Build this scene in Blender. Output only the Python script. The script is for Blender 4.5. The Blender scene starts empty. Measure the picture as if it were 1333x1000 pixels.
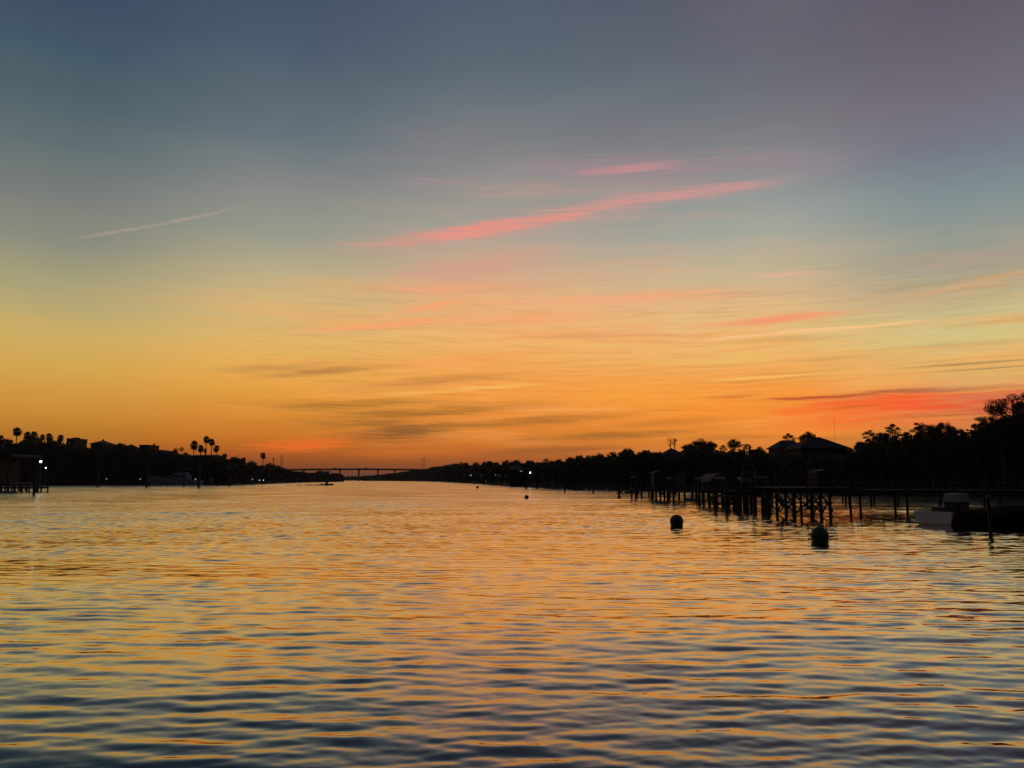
import bpy, bmesh, math, random
import numpy as np
from mathutils import Vector, Matrix

# ------------------------------------------------------------------ camera
S = bpy.context.scene
COL = S.collection
F_PX, W_PX, H_PX = 1007.0, 1333.0, 1000.0      # focal length and size of the photo, in its pixels
HORIZON = 624.5
CAM_H = 2.2
PITCH = math.atan((HORIZON - 500.0) / F_PX)
cam_d = bpy.data.cameras.new("camera")
cam_d.sensor_fit = 'HORIZONTAL'
cam_d.sensor_width = 36.0
cam_d.lens = 36.0 * F_PX / W_PX
cam_d.clip_start = 0.1
cam_d.clip_end = 20000.0
cam = bpy.data.objects.new("camera", cam_d)
COL.objects.link(cam)
cam.location = (0, 0, CAM_H)
cam.rotation_euler = (math.pi / 2 + PITCH, 0, 0)
S.camera = cam

# ------------------------------------------------------------------ exposure
S.view_settings.view_transform = 'Standard'
S.view_settings.look = 'None'
S.view_settings.exposure = 0.0
S.view_settings.gamma = 1.0
S.render.film_transparent = False
S.cycles.max_bounces = 5
S.cycles.diffuse_bounces = 2
S.cycles.glossy_bounces = 3
S.cycles.transparent_max_bounces = 4
S.cycles.sample_clamp_indirect = 4.0
S.cycles.caustics_reflective = False
S.cycles.caustics_refractive = False

def ray(u, v):
    x = (u - 666.5) / F_PX
    up = (500.0 - v) / F_PX
    c, s = math.cos(PITCH), math.sin(PITCH)
    return Vector((x, c - s * up, s + c * up))

def azel(u, v):
    d = ray(u, v).normalized()
    return math.degrees(math.atan2(d.x, d.y)), math.degrees(math.asin(d.z))

def at(u, v, Y):
    "the point of the place seen at photo pixel (u, v), Y metres away"
    d = ray(u, v)
    d = d * (Y / d.y)
    return Vector((d.x, Y, CAM_H + d.z))

def lin(c):
    return tuple((x / 255 / 12.92) if x / 255 <= 0.04045 else ((x / 255 + 0.055) / 1.055) ** 2.4 for x in c)

# ------------------------------------------------------------------ sky: dusk gradient with cirrus, at infinity
def build_world():
    w = bpy.data.worlds.new("World")
    S.world = w
    w.use_nodes = True
    w.cycles.sampling_method = 'MANUAL'
    w.cycles.sample_map_resolution = 512
    nt = w.node_tree
    nt.nodes.clear()
    N, L = nt.nodes, nt.links

    def math_n(op, a, b=None, c=None, clamp=False):
        n = N.new('ShaderNodeMath'); n.operation = op; n.use_clamp = clamp
        for i, x in enumerate((a, b, c)):
            if x is None: continue
            if isinstance(x, (int, float)): n.inputs[i].default_value = x
            else: L.new(x, n.inputs[i])
        return n.outputs[0]

    def mrange(x, a, b, c=0.0, d=1.0, smooth=True):
        n = N.new('ShaderNodeMapRange'); n.clamp = True
        n.interpolation_type = 'SMOOTHSTEP' if smooth else 'LINEAR'
        L.new(x, n.inputs['Value'])
        for k, v in (('From Min', a), ('From Max', b), ('To Min', c), ('To Max', d)):
            n.inputs[k].default_value = v
        return n.outputs[0]

    def mix(fac, a, b, mode='MIX'):
        n = N.new('ShaderNodeMix'); n.data_type = 'RGBA'; n.blend_type = mode
        if isinstance(fac, (int, float)): n.inputs[0].default_value = fac
        else: L.new(fac, n.inputs[0])
        for i, x in ((6, a), (7, b)):
            if isinstance(x, tuple): n.inputs[i].default_value = (*x[:3], 1)
            else: L.new(x, n.inputs[i])
        return n.outputs[2]

    def mapping(vec, loc=(0, 0, 0), rot=0.0, sc=(1, 1, 1), kind='POINT'):
        n = N.new('ShaderNodeMapping'); n.vector_type = kind
        L.new(vec, n.inputs[0])
        n.inputs['Location'].default_value = loc
        n.inputs['Rotation'].default_value = (0, 0, rot)
        n.inputs['Scale'].default_value = sc
        return n.outputs[0]

    def noise(vec, scale, detail=3.0, rough=0.55, dist=0.0, out='Fac'):
        n = N.new('ShaderNodeTexNoise')
        n.noise_dimensions = '3D'
        L.new(vec, n.inputs['Vector'])
        n.inputs['Scale'].default_value = scale
        n.inputs['Detail'].default_value = detail
        n.inputs['Roughness'].default_value = rough
        n.inputs['Distortion'].default_value = dist
        return n.outputs[out]

    tc = N.new('ShaderNodeTexCoord')
    sp = N.new('ShaderNodeSeparateXYZ'); L.new(tc.outputs['Generated'], sp.inputs[0])
    az = math_n('MULTIPLY', math_n('ARCTAN2', sp.outputs[0], sp.outputs[1]), 180 / math.pi)
    el = math_n('MULTIPLY', math_n('ARCSINE', math_n('MINIMUM', math_n('MAXIMUM', sp.outputs[2], -1.0), 1.0)), 180 / math.pi)
    cb = N.new('ShaderNodeCombineXYZ'); L.new(az, cb.inputs[0]); L.new(el, cb.inputs[1])
    P0 = cb.outputs[0]
    # gentle domain warp so that nothing in the sky is a clean line
    wn = noise(mapping(P0, sc=(0.09, 0.35, 1)), 1.0, 4.0, 0.6, out='Color')
    v1 = N.new('ShaderNodeVectorMath'); v1.operation = 'SUBTRACT'; L.new(wn, v1.inputs[0]); v1.inputs[1].default_value = (.5, .5, .5)
    v2 = N.new('ShaderNodeVectorMath'); v2.operation = 'MULTIPLY'; L.new(v1.outputs[0], v2.inputs[0]); v2.inputs[1].default_value = (3.0, 0.65, 0)
    v3 = N.new('ShaderNodeVectorMath'); v3.operation = 'ADD'; L.new(P0, v3.inputs[0]); L.new(v2.outputs[0], v3.inputs[1])
    P = v3.outputs[0]
    # finer wander of the broad gradient itself
    el_w = math_n('MULTIPLY_ADD', math_n('SUBTRACT', noise(mapping(P0, sc=(0.035, 0.16, 1)), 1.0, 3.0), 0.5), 3.0, el)
    el_g = math_n('ADD', el, math_n('MULTIPLY', math_n('SUBTRACT', el_w, el), mrange(el, 3, 14)))

    EL0, EL1 = -3.0, 92.0
    ys = (0, 60, 120, 180, 240, 300, 360, 400, 440, 480, 510, 540, 570, 590, 605, 625)
    cols = SKY_COLS
    up = ((50, (52, 62, 86)), (65, (40, 50, 72)), (90, (30, 39, 60)))
    ramps = []
    for x, cl in cols:
        r = N.new('ShaderNodeValToRGB')
        r.color_ramp.interpolation = 'EASE' if False else 'LINEAR'
        pts = []
        for y, c in zip(ys, cl):
            e = azel(x, y)[1]
            pts.append(((e - EL0) / (EL1 - EL0), lin(c)))
        for e, c in up:
            k = 1.0
            pts.append(((e - EL0) / (EL1 - EL0), lin(c)))
        pts.sort()
        while len(r.color_ramp.elements) > 1: r.color_ramp.elements.remove(r.color_ramp.elements[0])
        e0 = r.color_ramp.elements[0]; e0.position = pts[0][0]; e0.color = (*pts[0][1], 1)
        for p, c in pts[1:]:
            e = r.color_ramp.elements.new(p); e.color = (*c, 1)
        L.new(mrange(el_g, EL0, EL1, smooth=False), r.inputs[0])
        ramps.append((azel(x, 560)[0], r.outputs[0]))
    c = ramps[0][1]
    for (a0, _), (a1, r1) in zip(ramps, ramps[1:]):
        c = mix(mrange(az, a0, a1), c, r1)

    # cirrus: shared fibre noises lying along the drift of the streaks
    nb = noise(mapping(P, rot=math.radians(-4), sc=(0.045, 0.55, 1)), 1.0, 5.0, 0.6)      # broad bands
    nf = noise(mapping(P, rot=math.radians(-6), sc=(0.075, 1.7, 1), loc=(7, 3, 0)), 1.0, 6.0, 0.62)  # fibres
    nx = noise(mapping(P, rot=math.radians(-7), sc=(0.20, 4.4, 1), loc=(3, 9, 0)), 1.0, 5.0, 0.65)   # fine fibres
    ny = noise(mapping(P0, rot=math.radians(-6), sc=(0.34, 10.0, 1), loc=(1, 5, 0)), 1.0, 4.0, 0.7)
    fib = math_n('ADD', math_n('MULTIPLY', nf, 0.6), math_n('MULTIPLY', nx, 0.4))
    fib_m = mrange(fib, 0.36, 0.62)
    fib_s = mrange(fib, 0.30, 0.55, 0.35, 1.0)

    rag = math_n('MULTIPLY', math_n('SUBTRACT', 0.475, math_n('ADD', math_n('ADD', math_n('MULTIPLY', nx, 0.42), math_n('MULTIPLY', nf, 0.26)), math_n('MULTIPLY', ny, 0.32))), 3.0)
    rag_s = math_n('MULTIPLY', rag, 0.3)

    def streak(c, vec, x0, y0, x1, y1, hw, col, k, m=None, sharp=0.0):
        a = azel(x0, y0); b = azel(x1, y1)
        cx, cy = (a[0] + b[0]) / 2, (a[1] + b[1]) / 2
        ang = math.atan2(b[1] - a[1], b[0] - a[0])
        hl = math.hypot(b[0] - a[0], b[1] - a[1]) / 2
        hwd = hw / F_PX * 180 / math.pi
        n = N.new('ShaderNodeMapping'); n.vector_type = 'TEXTURE'
        L.new(vec, n.inputs[0])
        n.inputs['Location'].default_value = (cx, cy, 0)
        n.inputs['Rotation'].default_value = (0, 0, ang)
        n.inputs['Scale'].default_value = (hl, hwd, 1)
        ln = N.new('ShaderNodeVectorMath'); ln.operation = 'LENGTH'; L.new(n.outputs[0], ln.inputs[0])
        lr = math_n('ADD', ln.outputs['Value'], rag if hw > 3.2 else rag_s)
        f = mrange(lr, sharp, 1.0, k, 0.0)
        if m is not None: f = math_n('MULTIPLY', f, m)
        return mix(f, c, lin(col))
    # a weaker warp for the thin contrails
    v4 = N.new('ShaderNodeVectorMath'); v4.operation = 'MULTIPLY'; L.new(v1.outputs[0], v4.inputs[0]); v4.inputs[1].default_value = (1.0, 0.22, 0)
    v5 = N.new('ShaderNodeVectorMath'); v5.operation = 'ADD'; L.new(P0, v5.inputs[0]); L.new(v4.outputs[0], v5.inputs[1])
    PW = v5.outputs[0]

    # broad mottling low in the west
    band = math_n('MULTIPLY', mrange(el, 1.5, 4.0), mrange(el, 10.5, 17.0, 1.0, 0.0))
    side = mrange(az, -27, -8, 0.12, 1.0)
    front = math_n('MULTIPLY', math_n('MULTIPLY', band, side), mrange(az, 40, 70, 1.0, 0.0))
    c = mix(math_n('MULTIPLY', math_n('MULTIPLY', mrange(nb, 0.47, 0.62), front), 0.50), c, lin((250, 166, 88)))
    c = mix(math_n('MULTIPLY', math_n('MULTIPLY', mrange(nf, 0.5, 0.68), front), 0.26), c, lin((176, 118, 62)))
    hi = math_n('MULTIPLY', math_n('MULTIPLY', mrange(el, 8.0, 13.0), mrange(el, 18, 27, 1.0, 0.0)), math_n('MULTIPLY', mrange(az, -15, -3), mrange(az, 8, 26, 1.0, 0.0)))
    c = mix(math_n('MULTIPLY', math_n('MULTIPLY', mrange(nb, 0.48, 0.66), hi), 0.30), c, lin((228, 160, 138)))
    far = math_n('MULTIPLY', math_n('MULTIPLY', mrange(el, 16, 30), mrange(az, -20, 25)), mrange(az, 50, 80, 1.0, 0.0))
    nl = noise(mapping(P, rot=math.radians(20), sc=(0.05, 0.11, 1)), 1.0, 4.0, 0.5)
    c = mix(math_n('MULTIPLY', math_n('MULTIPLY', mrange(nl, 0.38, 0.68), far), 0.34), c, lin((126, 106, 116)))

    c = mix(math_n('MULTIPLY', math_n('MULTIPLY', mrange(nx, 0.5, 0.66), front), 0.20), c, lin((255, 190, 110)))
    c = mix(math_n('MULTIPLY', math_n('MULTIPLY', mrange(nx, 0.5, 0.36), front), 0.14), c, lin((170, 112, 66)))
    def after(vec, col):
        # the same vector, evaluated after this colour: keeps few values alive at a time in the sky shader
        n = N.new('ShaderNodeVectorMath'); n.operation = 'MULTIPLY_ADD'
        L.new(col, n.inputs[0]); n.inputs[1].default_value = (1e-7, 1e-7, 1e-7); L.new(vec, n.inputs[2])
        return n.outputs[0]
    masks = {'f': fib_m, 's': fib_s, 'x': mrange(nx, 0.3, 0.55, 0.4, 1.0)}
    for i, s in enumerate(STREAKS):
        if i % 12 == 0: P = after(P, c); PW = after(PW, c)
        c = streak(c, P if s[4] > 3 else PW, *s[:7], masks[s[7]], *(s[8:] if len(s) > 8 else ()))

    # towards the sides and the east the dusk sky falls off to a dim slate blue
    azn = math_n('ABSOLUTE', az)
    east = lin((44, 45, 55))
    c = mix(math_n('MULTIPLY', mrange(azn, 40, 115), mrange(el, 78, 55)), c, east)
    c = mix(mrange(el, -0.2, -2.0), c, (0.010, 0.009, 0.010))

    sky = N.new('ShaderNodeTexSky'); sky.sky_type = 'NISHITA'
    sky.sun_disc = False
    sky.sun_elevation = math.radians(-4.0)
    sky.sun_rotation = math.radians(24.0)
    bg0 = N.new('ShaderNodeBackground'); L.new(c, bg0.inputs[0]); bg0.inputs[1].default_value = 1.0
    bg1 = N.new('ShaderNodeBackground'); L.new(sky.outputs[0], bg1.inputs[0]); bg1.inputs[1].default_value = 0.03
    add = N.new('ShaderNodeAddShader'); L.new(bg0.outputs[0], add.inputs[0]); L.new(bg1.outputs[0], add.inputs[1])
    out = N.new('ShaderNodeOutputWorld'); L.new(add.outputs[0], out.inputs[0])

SKY_COLS = (
    (60,  ((62,78,100),(68,88,103),(80,100,107),(97,111,114),(119,124,121),(138,140,126),(166,160,122),(184,168,116),(206,174,100),(213,166,80),(210,152,66),(200,136,50),(182,116,40),(162,96,36),(136,78,34),(110,62,36))),
    (360, ((70,85,104),(77,92,109),(89,104,114),(106,117,124),(131,134,133),(152,154,140),(190,174,134),(210,182,126),(224,182,108),(233,172,82),(230,158,62),(218,138,48),(204,116,38),(178,92,34),(142,76,38),(112,58,42))),
    (666, ((78,91,109),(86,100,114),(100,112,120),(121,127,131),(150,146,142),(168,161,149),(208,174,142),(233,178,126),(242,182,110),(244,166,82),(246,158,66),(238,142,52),(220,126,44),(192,104,42),(156,86,44),(122,66,46))),
    (970, ((89,93,107),(97,101,113),(107,113,120),(123,125,129),(142,146,146),(164,167,156),(199,181,146),(226,184,134),(234,192,120),(244,170,84),(250,152,54),(248,148,50),(230,136,50),(210,124,54),(180,108,56),(140,85,55))),
    (1270,((94,90,103),(104,100,112),(113,108,120),(116,121,133),(128,140,145),(145,154,147),(172,164,138),(194,184,139),(214,196,132),(224,182,106),(220,150,82),(222,130,64),(208,126,60),(185,113,56),(160,95,55),(130,75,50))),
)
# x0, y0, x1, y1, half width (photo px), colour, strength, fibre noise, hard core
STREAKS = (
    # long coral streak and its tail
    (400,330, 960,232, 19, (206,150,140), 0.55, 's'),
    (430,322, 850,258, 10, (236,146,132), 0.85, 'x'), (500,318, 760,284, 6, (230,150,136), 0.6, 'x'), (640,280, 960,240, 7, (216,150,140), 0.6, 'x'), (520,306, 720,280, 5, (240,142,126), 0.5, 'x'),
    (800,262, 1060,228, 11, (206,150,146), 0.75, 's'),
    (480,360, 760,322, 22, (214,158,136), 0.75, 's'),
    (480,238, 640,233, 8, (172,142,144), 0.7, 'f'),
    (640,214, 1010,208, 24, (168,136,144), 0.6, 's'),
    (740,226, 900,211, 7, (200,142,144), 0.8, 's'),
    (900,210, 1170,206, 22, (160,136,146), 0.45, 's'),
    # contrails
    (72,314, 225,290, 2.8, (182,158,146), 0.62, 'x', 0.1), (160,303, 340,263, 2.9, (182,158,146), 0.6, 'x', 0.1),
    (820,447, 1270,407, 3.1, (248,194,136), 1.0, 'x', 0.3),
    (900,496, 1085,485, 2.6, (252,190,96), 0.9, 'x', 0.3), (1060,487, 1180,479, 3, (244,176,100), 0.6, 'x'),
    (1130,482, 1420,462, 2.4, (150,120,84), 0.65, 'x', 0.1),
    (1170,488, 1420,470, 1.9, (128,116,86), 0.65, 'x', 0.1),
    # salmon strokes in the middle
    (370,432, 620,412, 6, (250,164,110), 0.9, 's'),
    (480,412, 640,386, 7, (252,164,112), 0.85, 's'), (485,380, 670,371, 6, (240,166,124), 0.7, 's'),
    (620,398, 1010,370, 12, (246,170,122), 0.75, 's'), (600,420, 800,412, 12, (250,166,110), 0.6, 's'),
    (880,426, 1150,400, 8, (248,150,108), 0.95, 's'), (930,360, 1120,352, 6, (226,178,142), 0.65, 's'),
    (1080,395, 1333,380, 16, (204,168,130), 0.5, 's'), (1150,345, 1400,328, 16, (180,156,136), 0.5, 's'),
    # dark brown veils left of the middle
    (235,483, 440,476, 8, (196,142,80), 0.75, 'x'), (300,494, 560,470, 6, (186,130,68), 0.9, 'x'), (420,478, 760,455, 10, (246,164,92), 0.7, 'x'),
    (420,507, 720,482, 10, (206,138,70), 0.85, 'x'), (320,533, 580,521, 9, (176,118,48), 0.9, 'x'), (470,540, 760,524, 8, (190,124,50), 0.8, 'x'),
    (360,548, 660,530, 10, (168,110,46), 0.9, 'x'), (420,570, 620,558, 16, (136,88,46), 0.9, 'x'), (400,556, 560,548, 8, (160,104,46), 0.8, 'x'),
    (520,558, 860,536, 8, (176,112,46), 0.85, 'x'), (640,574, 940,560, 8, (164,104,44), 0.85, 'x'), (760,556, 1010,540, 7, (206,122,46), 0.75, 'x'),
    (600,592, 840,580, 8, (160,92,46), 0.7, 's'),
    (440,518, 760,496, 4, (250,190,96), 0.7, 'x'), (700,520, 960,506, 20, (250,162,66), 0.8, 's'),
    (960,512, 1130,520, 24, (253,150,50), 0.7, 's'),
    (820,470, 1100,460, 12, (240,190,108), 0.55, 's'),
    # glow over the bridge
    (310,582, 480,577, 11, (246,112,40), 0.9, 's'), (420,592, 640,586, 10, (206,110,44), 0.7, 's'),
    # the burning patch on the right
    (940,568, 1160,556, 16, (250,140,52), 0.85, 's'),
    (950,545, 1220,532, 20, (252,138,48), 0.85, 's'), (980,536, 1180,520, 10, (248,114,44), 0.85, 'x'), (1000,556, 1200,545, 9, (250,120,48), 0.8, 'x'), (1230,526, 1440,514, 16, (208,88,62), 0.85, 'x'), (840,540, 1060,528, 16, (252,148,50), 0.7, 'x'),
    (1010,533, 1420,513, 24, (236,108,60), 0.85, 's'),
    (1050,524, 1300,513, 7, (246,96,44), 0.9, 'x'), (1070,536, 1260,527, 6, (250,92,46), 0.95, 'x'),
    (1060,533, 1290,521, 11, (250,88,44), 0.85, 'x'), (1040,548, 1230,538, 6, (248,112,46), 0.85, 'x'), (1180,527, 1420,516, 11, (224,92,62), 0.85, 'x'), (1240,542, 1430,534, 10, (214,104,70), 0.8, 'x'), (990,536, 1200,528, 9, (250,122,46), 0.85, 'x'),
    (1090,556, 1300,546, 6, (240,120,62), 0.8, 'x'), (1200,538, 1420,530, 7, (206,96,66), 0.8, 'x'),
    (1180,562, 1420,552, 10, (216,122,74), 0.7, 's'), (1220,548, 1420,542, 4, (158,84,60), 0.7, 'x'),
    (1180,520, 1420,512, 5, (214,120,82), 0.75, 'x'),
    (900,517, 1000,515, 3.2, (206,104,40), 0.75, 'x'), (960,521, 1180,511, 3.4, (186,78,42), 0.9, 'x'), (1100,511, 1420,501, 4.5, (150,78,54), 0.75, 'x'),
    (1120,545, 1300,538, 4, (176,84,54), 0.75, 'f'), (1060,531, 1180,527, 3.1, (206,92,44), 0.7, 'x'),
    (980,572, 1140,568, 6, (176,112,52), 0.6, 'f'), (850,572, 1060,566, 6, (196,118,46), 0.7, 'f'),
    (1180,505, 1400,490, 12, (222,176,116), 0.6, 's'),
)
build_world()
# ------------------------------------------------------------------ helpers
def new_mat(name):
    m = bpy.data.materials.new(name); m.use_nodes = True
    return m, m.node_tree, m.node_tree.nodes['Principled BSDF']

def tag(o, label=None, cat=None, group=None, kind=None):
    if label: o['label'] = label
    if cat: o['category'] = cat
    if group: o['group'] = group
    if kind: o['kind'] = kind
    return o

# ------------------------------------------------------------------ water: a wind-rippled river
WR = random.Random(5)
def wave_set():
    out = []
    # wavelength band, number, slope share, spread of travel direction about the view axis
    for lo, hi, n, s, spread in ((1.0, 2.0, 14, 0.014, 0.22), (0.5, 1.0, 26, 0.033, 0.24), (0.25, 0.5, 32, 0.052, 0.28), (0.12, 0.25, 28, 0.032, 0.42)):
        for i in range(n):
            lam = math.exp(WR.uniform(math.log(lo), math.log(hi)))
            th = WR.gauss(0, spread) + 0.06
            k = 2 * math.pi / lam
            sl = s * math.sqrt(2.0 / n)
            out.append((k * math.sin(th), k * math.cos(th), sl / k, WR.uniform(0, 6.283), lam))
    return out
WAVES = wave_set()

def build_water():
    # fan of rows about the viewer's landing, fine near it, coarse far out
    rs = [2.6]
    while rs[-1] < 95:
        r = rs[-1]
        rs.append(r + min(max(0.019, r * r / 2.2 / 774 * 0.85), 0.058 + max(0, r - 45) * 0.004))
    r_mesh = rs[-1]
    while rs[-1] < 9000: rs.append(rs[-1] * 1.06)
    rs = np.array(rs)
    ncol = 1300
    A = np.radians(np.concatenate([np.linspace(-178, -45, 34), np.linspace(-43, 43, ncol - 68), np.linspace(45, 178, 34)]))
    R, TH = np.meshgrid(rs, A, indexing='ij')
    X = R * np.sin(TH); Y = R * np.cos(TH)
    Z = np.zeros_like(X)
    dr = np.gradient(rs)[:, None]
    cell = np.maximum(dr, R * np.gradient(A)[None, :])
    # wind patches
    patch = 0.84 + 0.13 * np.sin(X * 0.23 + 1.3 * np.sin(Y * 0.11) + .5) * np.sin(Y * 0.17 + 0.9 * np.sin(X * 0.15)) + 0.14 * np.sin(X * 0.07 - Y * 0.05)
    q_ = np.clip((R - 9) / 40, 0, 1); patch *= 0.98 + 0.55 * q_ * q_ * (3 - 2 * q_)      # calmer in the lee of the landing
    e_ = np.clip((X - 2) / 18, 0, 1) * np.clip((R - 14) / 14, 0, 1) * np.clip((200 - R) / 80, 0, 1); patch *= 1 - 0.48 * e_ * e_ * (3 - 2 * e_)      # and of the docks
    unres = np.zeros_like(X)
    for kx, ky, a, ph, lam in WAVES:
        w = np.clip((lam / cell - 3.0) / 3.0, 0, 1)
        kk = kx * kx + ky * ky
        unres += (1 - w ** 2) * (a * a * kk) * 0.5
        if w.max() <= 0: continue
        nz = np.nonzero(w.max(axis=1) > 0)[0]; i0, i1 = nz[0], nz[-1] + 1
        p = kx * X[i0:i1] + ky * Y[i0:i1] + ph
        Z[i0:i1] += w[i0:i1] * a * (np.sin(p) + 0.16 * np.cos(2 * p)) * patch[i0:i1]
    sig = np.sqrt(unres) * patch
    nr = len(rs)
    co = np.stack([X, Y, Z], -1).reshape(-1, 3).astype(np.float32)
    idx = np.arange(nr * ncol).reshape(nr, ncol)
    q = np.stack([idx[:-1, :-1], idx[:-1, 1:], idx[1:, 1:], idx[1:, :-1]], -1).reshape(-1, 4).astype(np.int32)
    me = bpy.data.meshes.new("water")
    me.vertices.add(len(co)); me.vertices.foreach_set("co", co.ravel())
    me.loops.add(q.size); me.loops.foreach_set("vertex_index", q.ravel()[:])
    me.polygons.add(len(q)); me.polygons.foreach_set("loop_start", np.arange(0, q.size, 4, dtype=np.int32))
    me.polygons.foreach_set("use_smooth", np.ones(len(q), dtype=bool))
    at_ = me.attributes.new("ripple", 'FLOAT', 'POINT'); at_.data.foreach_set("value", sig.ravel().astype(np.float32))
    me.update(calc_edges=True)
    m = bpy.data.materials.new("river_water"); m.use_nodes = True
    nt = m.node_tree; N, L = nt.nodes, nt.links
    N.clear()
    geo = N.new('ShaderNodeNewGeometry')
    atn = N.new('ShaderNodeAttribute'); atn.attribute_name = "ripple"
    def nz(scale, sc, det):
        mp = N.new('ShaderNodeMapping'); L.new(geo.outputs['Position'], mp.inputs[0]); mp.inputs['Scale'].default_value = sc
        n = N.new('ShaderNodeTexNoise'); n.noise_dimensions = '2D'; L.new(mp.outputs[0], n.inputs['Vector']); n.inputs['Scale'].default_value = scale
        n.inputs['Detail'].default_value = det; n.inputs['Roughness'].default_value = 0.6
        s = N.new('ShaderNodeVectorMath'); s.operation = 'SUBTRACT'; L.new(n.outputs['Color'], s.inputs[0]); s.inputs[1].default_value = (.5, .5, .5)
        return s.outputs[0]
    fine = nz(1.0, (1.5, 2.5, 1), 4.0)
    broad = nz(1.0, (0.10, 0.22, 1), 3.0)
    def scale(v, f):
        s = N.new('ShaderNodeVectorMath'); s.operation = 'SCALE'; L.new(v, s.inputs[0])
        if isinstance(f, (int, float)): s.inputs['Scale'].default_value = f
        else: L.new(f, s.inputs['Scale'])
        return s.outputs[0]
    def add(a, c):
        s = N.new('ShaderNodeVectorMath'); s.operation = 'ADD'; L.new(a, s.inputs[0]); L.new(c, s.inputs[1]); return s.outputs[0]
    wide = nz(1.0, (0.03, 0.07, 1), 3.0)
    sl = add(add(scale(fine, 4.6), scale(broad, 4.0)), scale(wide, 1.6))
    sl = add(scale(sl, atn.outputs['Fac']), add(scale(nz(1.0, (9, 15, 1), 3.0), 0.035), scale(nz(1.0, (2.2, 4.5, 1), 2.0), 0.035)))
    fl = N.new('ShaderNodeVectorMath'); fl.operation = 'MULTIPLY'; L.new(sl, fl.inputs[0]); fl.inputs[1].default_value = (0.6, 1.0, 0)
    nn = N.new('ShaderNodeVectorMath'); nn.operation = 'NORMALIZE'; L.new(add(geo.outputs['Normal'], fl.outputs[0]), nn.inputs[0])
    rr = N.new('ShaderNodeMapRange'); L.new(atn.outputs['Fac'], rr.inputs[0])
    rr.inputs['From Min'].default_value = 0.0; rr.inputs['From Max'].default_value = 0.09; rr.inputs['To Min'].default_value = 0.04; rr.inputs['To Max'].default_value = 0.18
    fr = N.new('ShaderNodeFresnel'); fr.inputs['IOR'].default_value = 1.333; L.new(nn.outputs[0], fr.inputs['Normal'])
    pw = N.new('ShaderNodeMapRange'); pw.interpolation_type = 'SMOOTHSTEP'; L.new(fr.outputs[0], pw.inputs[0])
    pw.inputs['From Min'].default_value = 0.0; pw.inputs['From Max'].default_value = 0.50; pw.inputs['To Min'].default_value = 0.17; pw.inputs['To Max'].default_value = 1.0
    di = N.new('ShaderNodeBsdfDiffuse'); di.inputs['Color'].default_value = (0.010, 0.014, 0.016, 1)
    gl = N.new('ShaderNodeBsdfGlossy'); gl.distribution = 'MULTI_GGX'; L.new(rr.outputs[0], gl.inputs['Roughness']); L.new(nn.outputs[0], gl.inputs['Normal'])
    mx = N.new('ShaderNodeMixShader'); L.new(pw.outputs[0], mx.inputs[0]); L.new(di.outputs[0], mx.inputs[1]); L.new(gl.outputs[0], mx.inputs[2])
    ou = N.new('ShaderNodeOutputMaterial'); L.new(mx.outputs[0], ou.inputs['Surface'])
    me.materials.append(m)
    o = bpy.data.objects.new("water", me); COL.objects.link(o)
    tag(o, kind='structure')
build_water()
# ------------------------------------------------------------------ materials of the place
def surf(name, col, rough=0.8, var=0.35, scale=3.0, metal=0.0, stretch=(1, 1, 1)):
    m, nt, b = new_mat(name)
    N, L = nt.nodes, nt.links
    tc = N.new('ShaderNodeTexCoord'); mp = N.new('ShaderNodeMapping'); mp.inputs['Scale'].default_value = stretch
    L.new(tc.outputs['Object'], mp.inputs[0])
    n = N.new('ShaderNodeTexNoise'); n.inputs['Scale'].default_value = scale; n.inputs['Detail'].default_value = 4
    L.new(mp.outputs[0], n.inputs['Vector'])
    r = N.new('ShaderNodeMapRange'); L.new(n.outputs['Fac'], r.inputs[0])
    r.inputs['From Min'].default_value = 0.3; r.inputs['From Max'].default_value = 0.7
    r.inputs['To Min'].default_value = 1 - var; r.inputs['To Max'].default_value = 1 + var
    x = N.new('ShaderNodeMix'); x.data_type = 'RGBA'; x.blend_type = 'MULTIPLY'; x.inputs[0].default_value = 1
    x.inputs[6].default_value = (*col, 1); L.new(r.outputs[0], x.inputs[7])
    L.new(x.outputs[2], b.inputs['Base Color'])
    b.inputs['Roughness'].default_value = rough; b.inputs['Metallic'].default_value = metal
    return m

def glow(name, col, k):
    m, nt, b = new_mat(name)
    b.inputs['Base Color'].default_value = (0.8, 0.8, 0.8, 1)
    b.inputs['Emission Color'].default_value = (*col, 1); b.inputs['Emission Strength'].default_value = k
    return m

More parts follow.
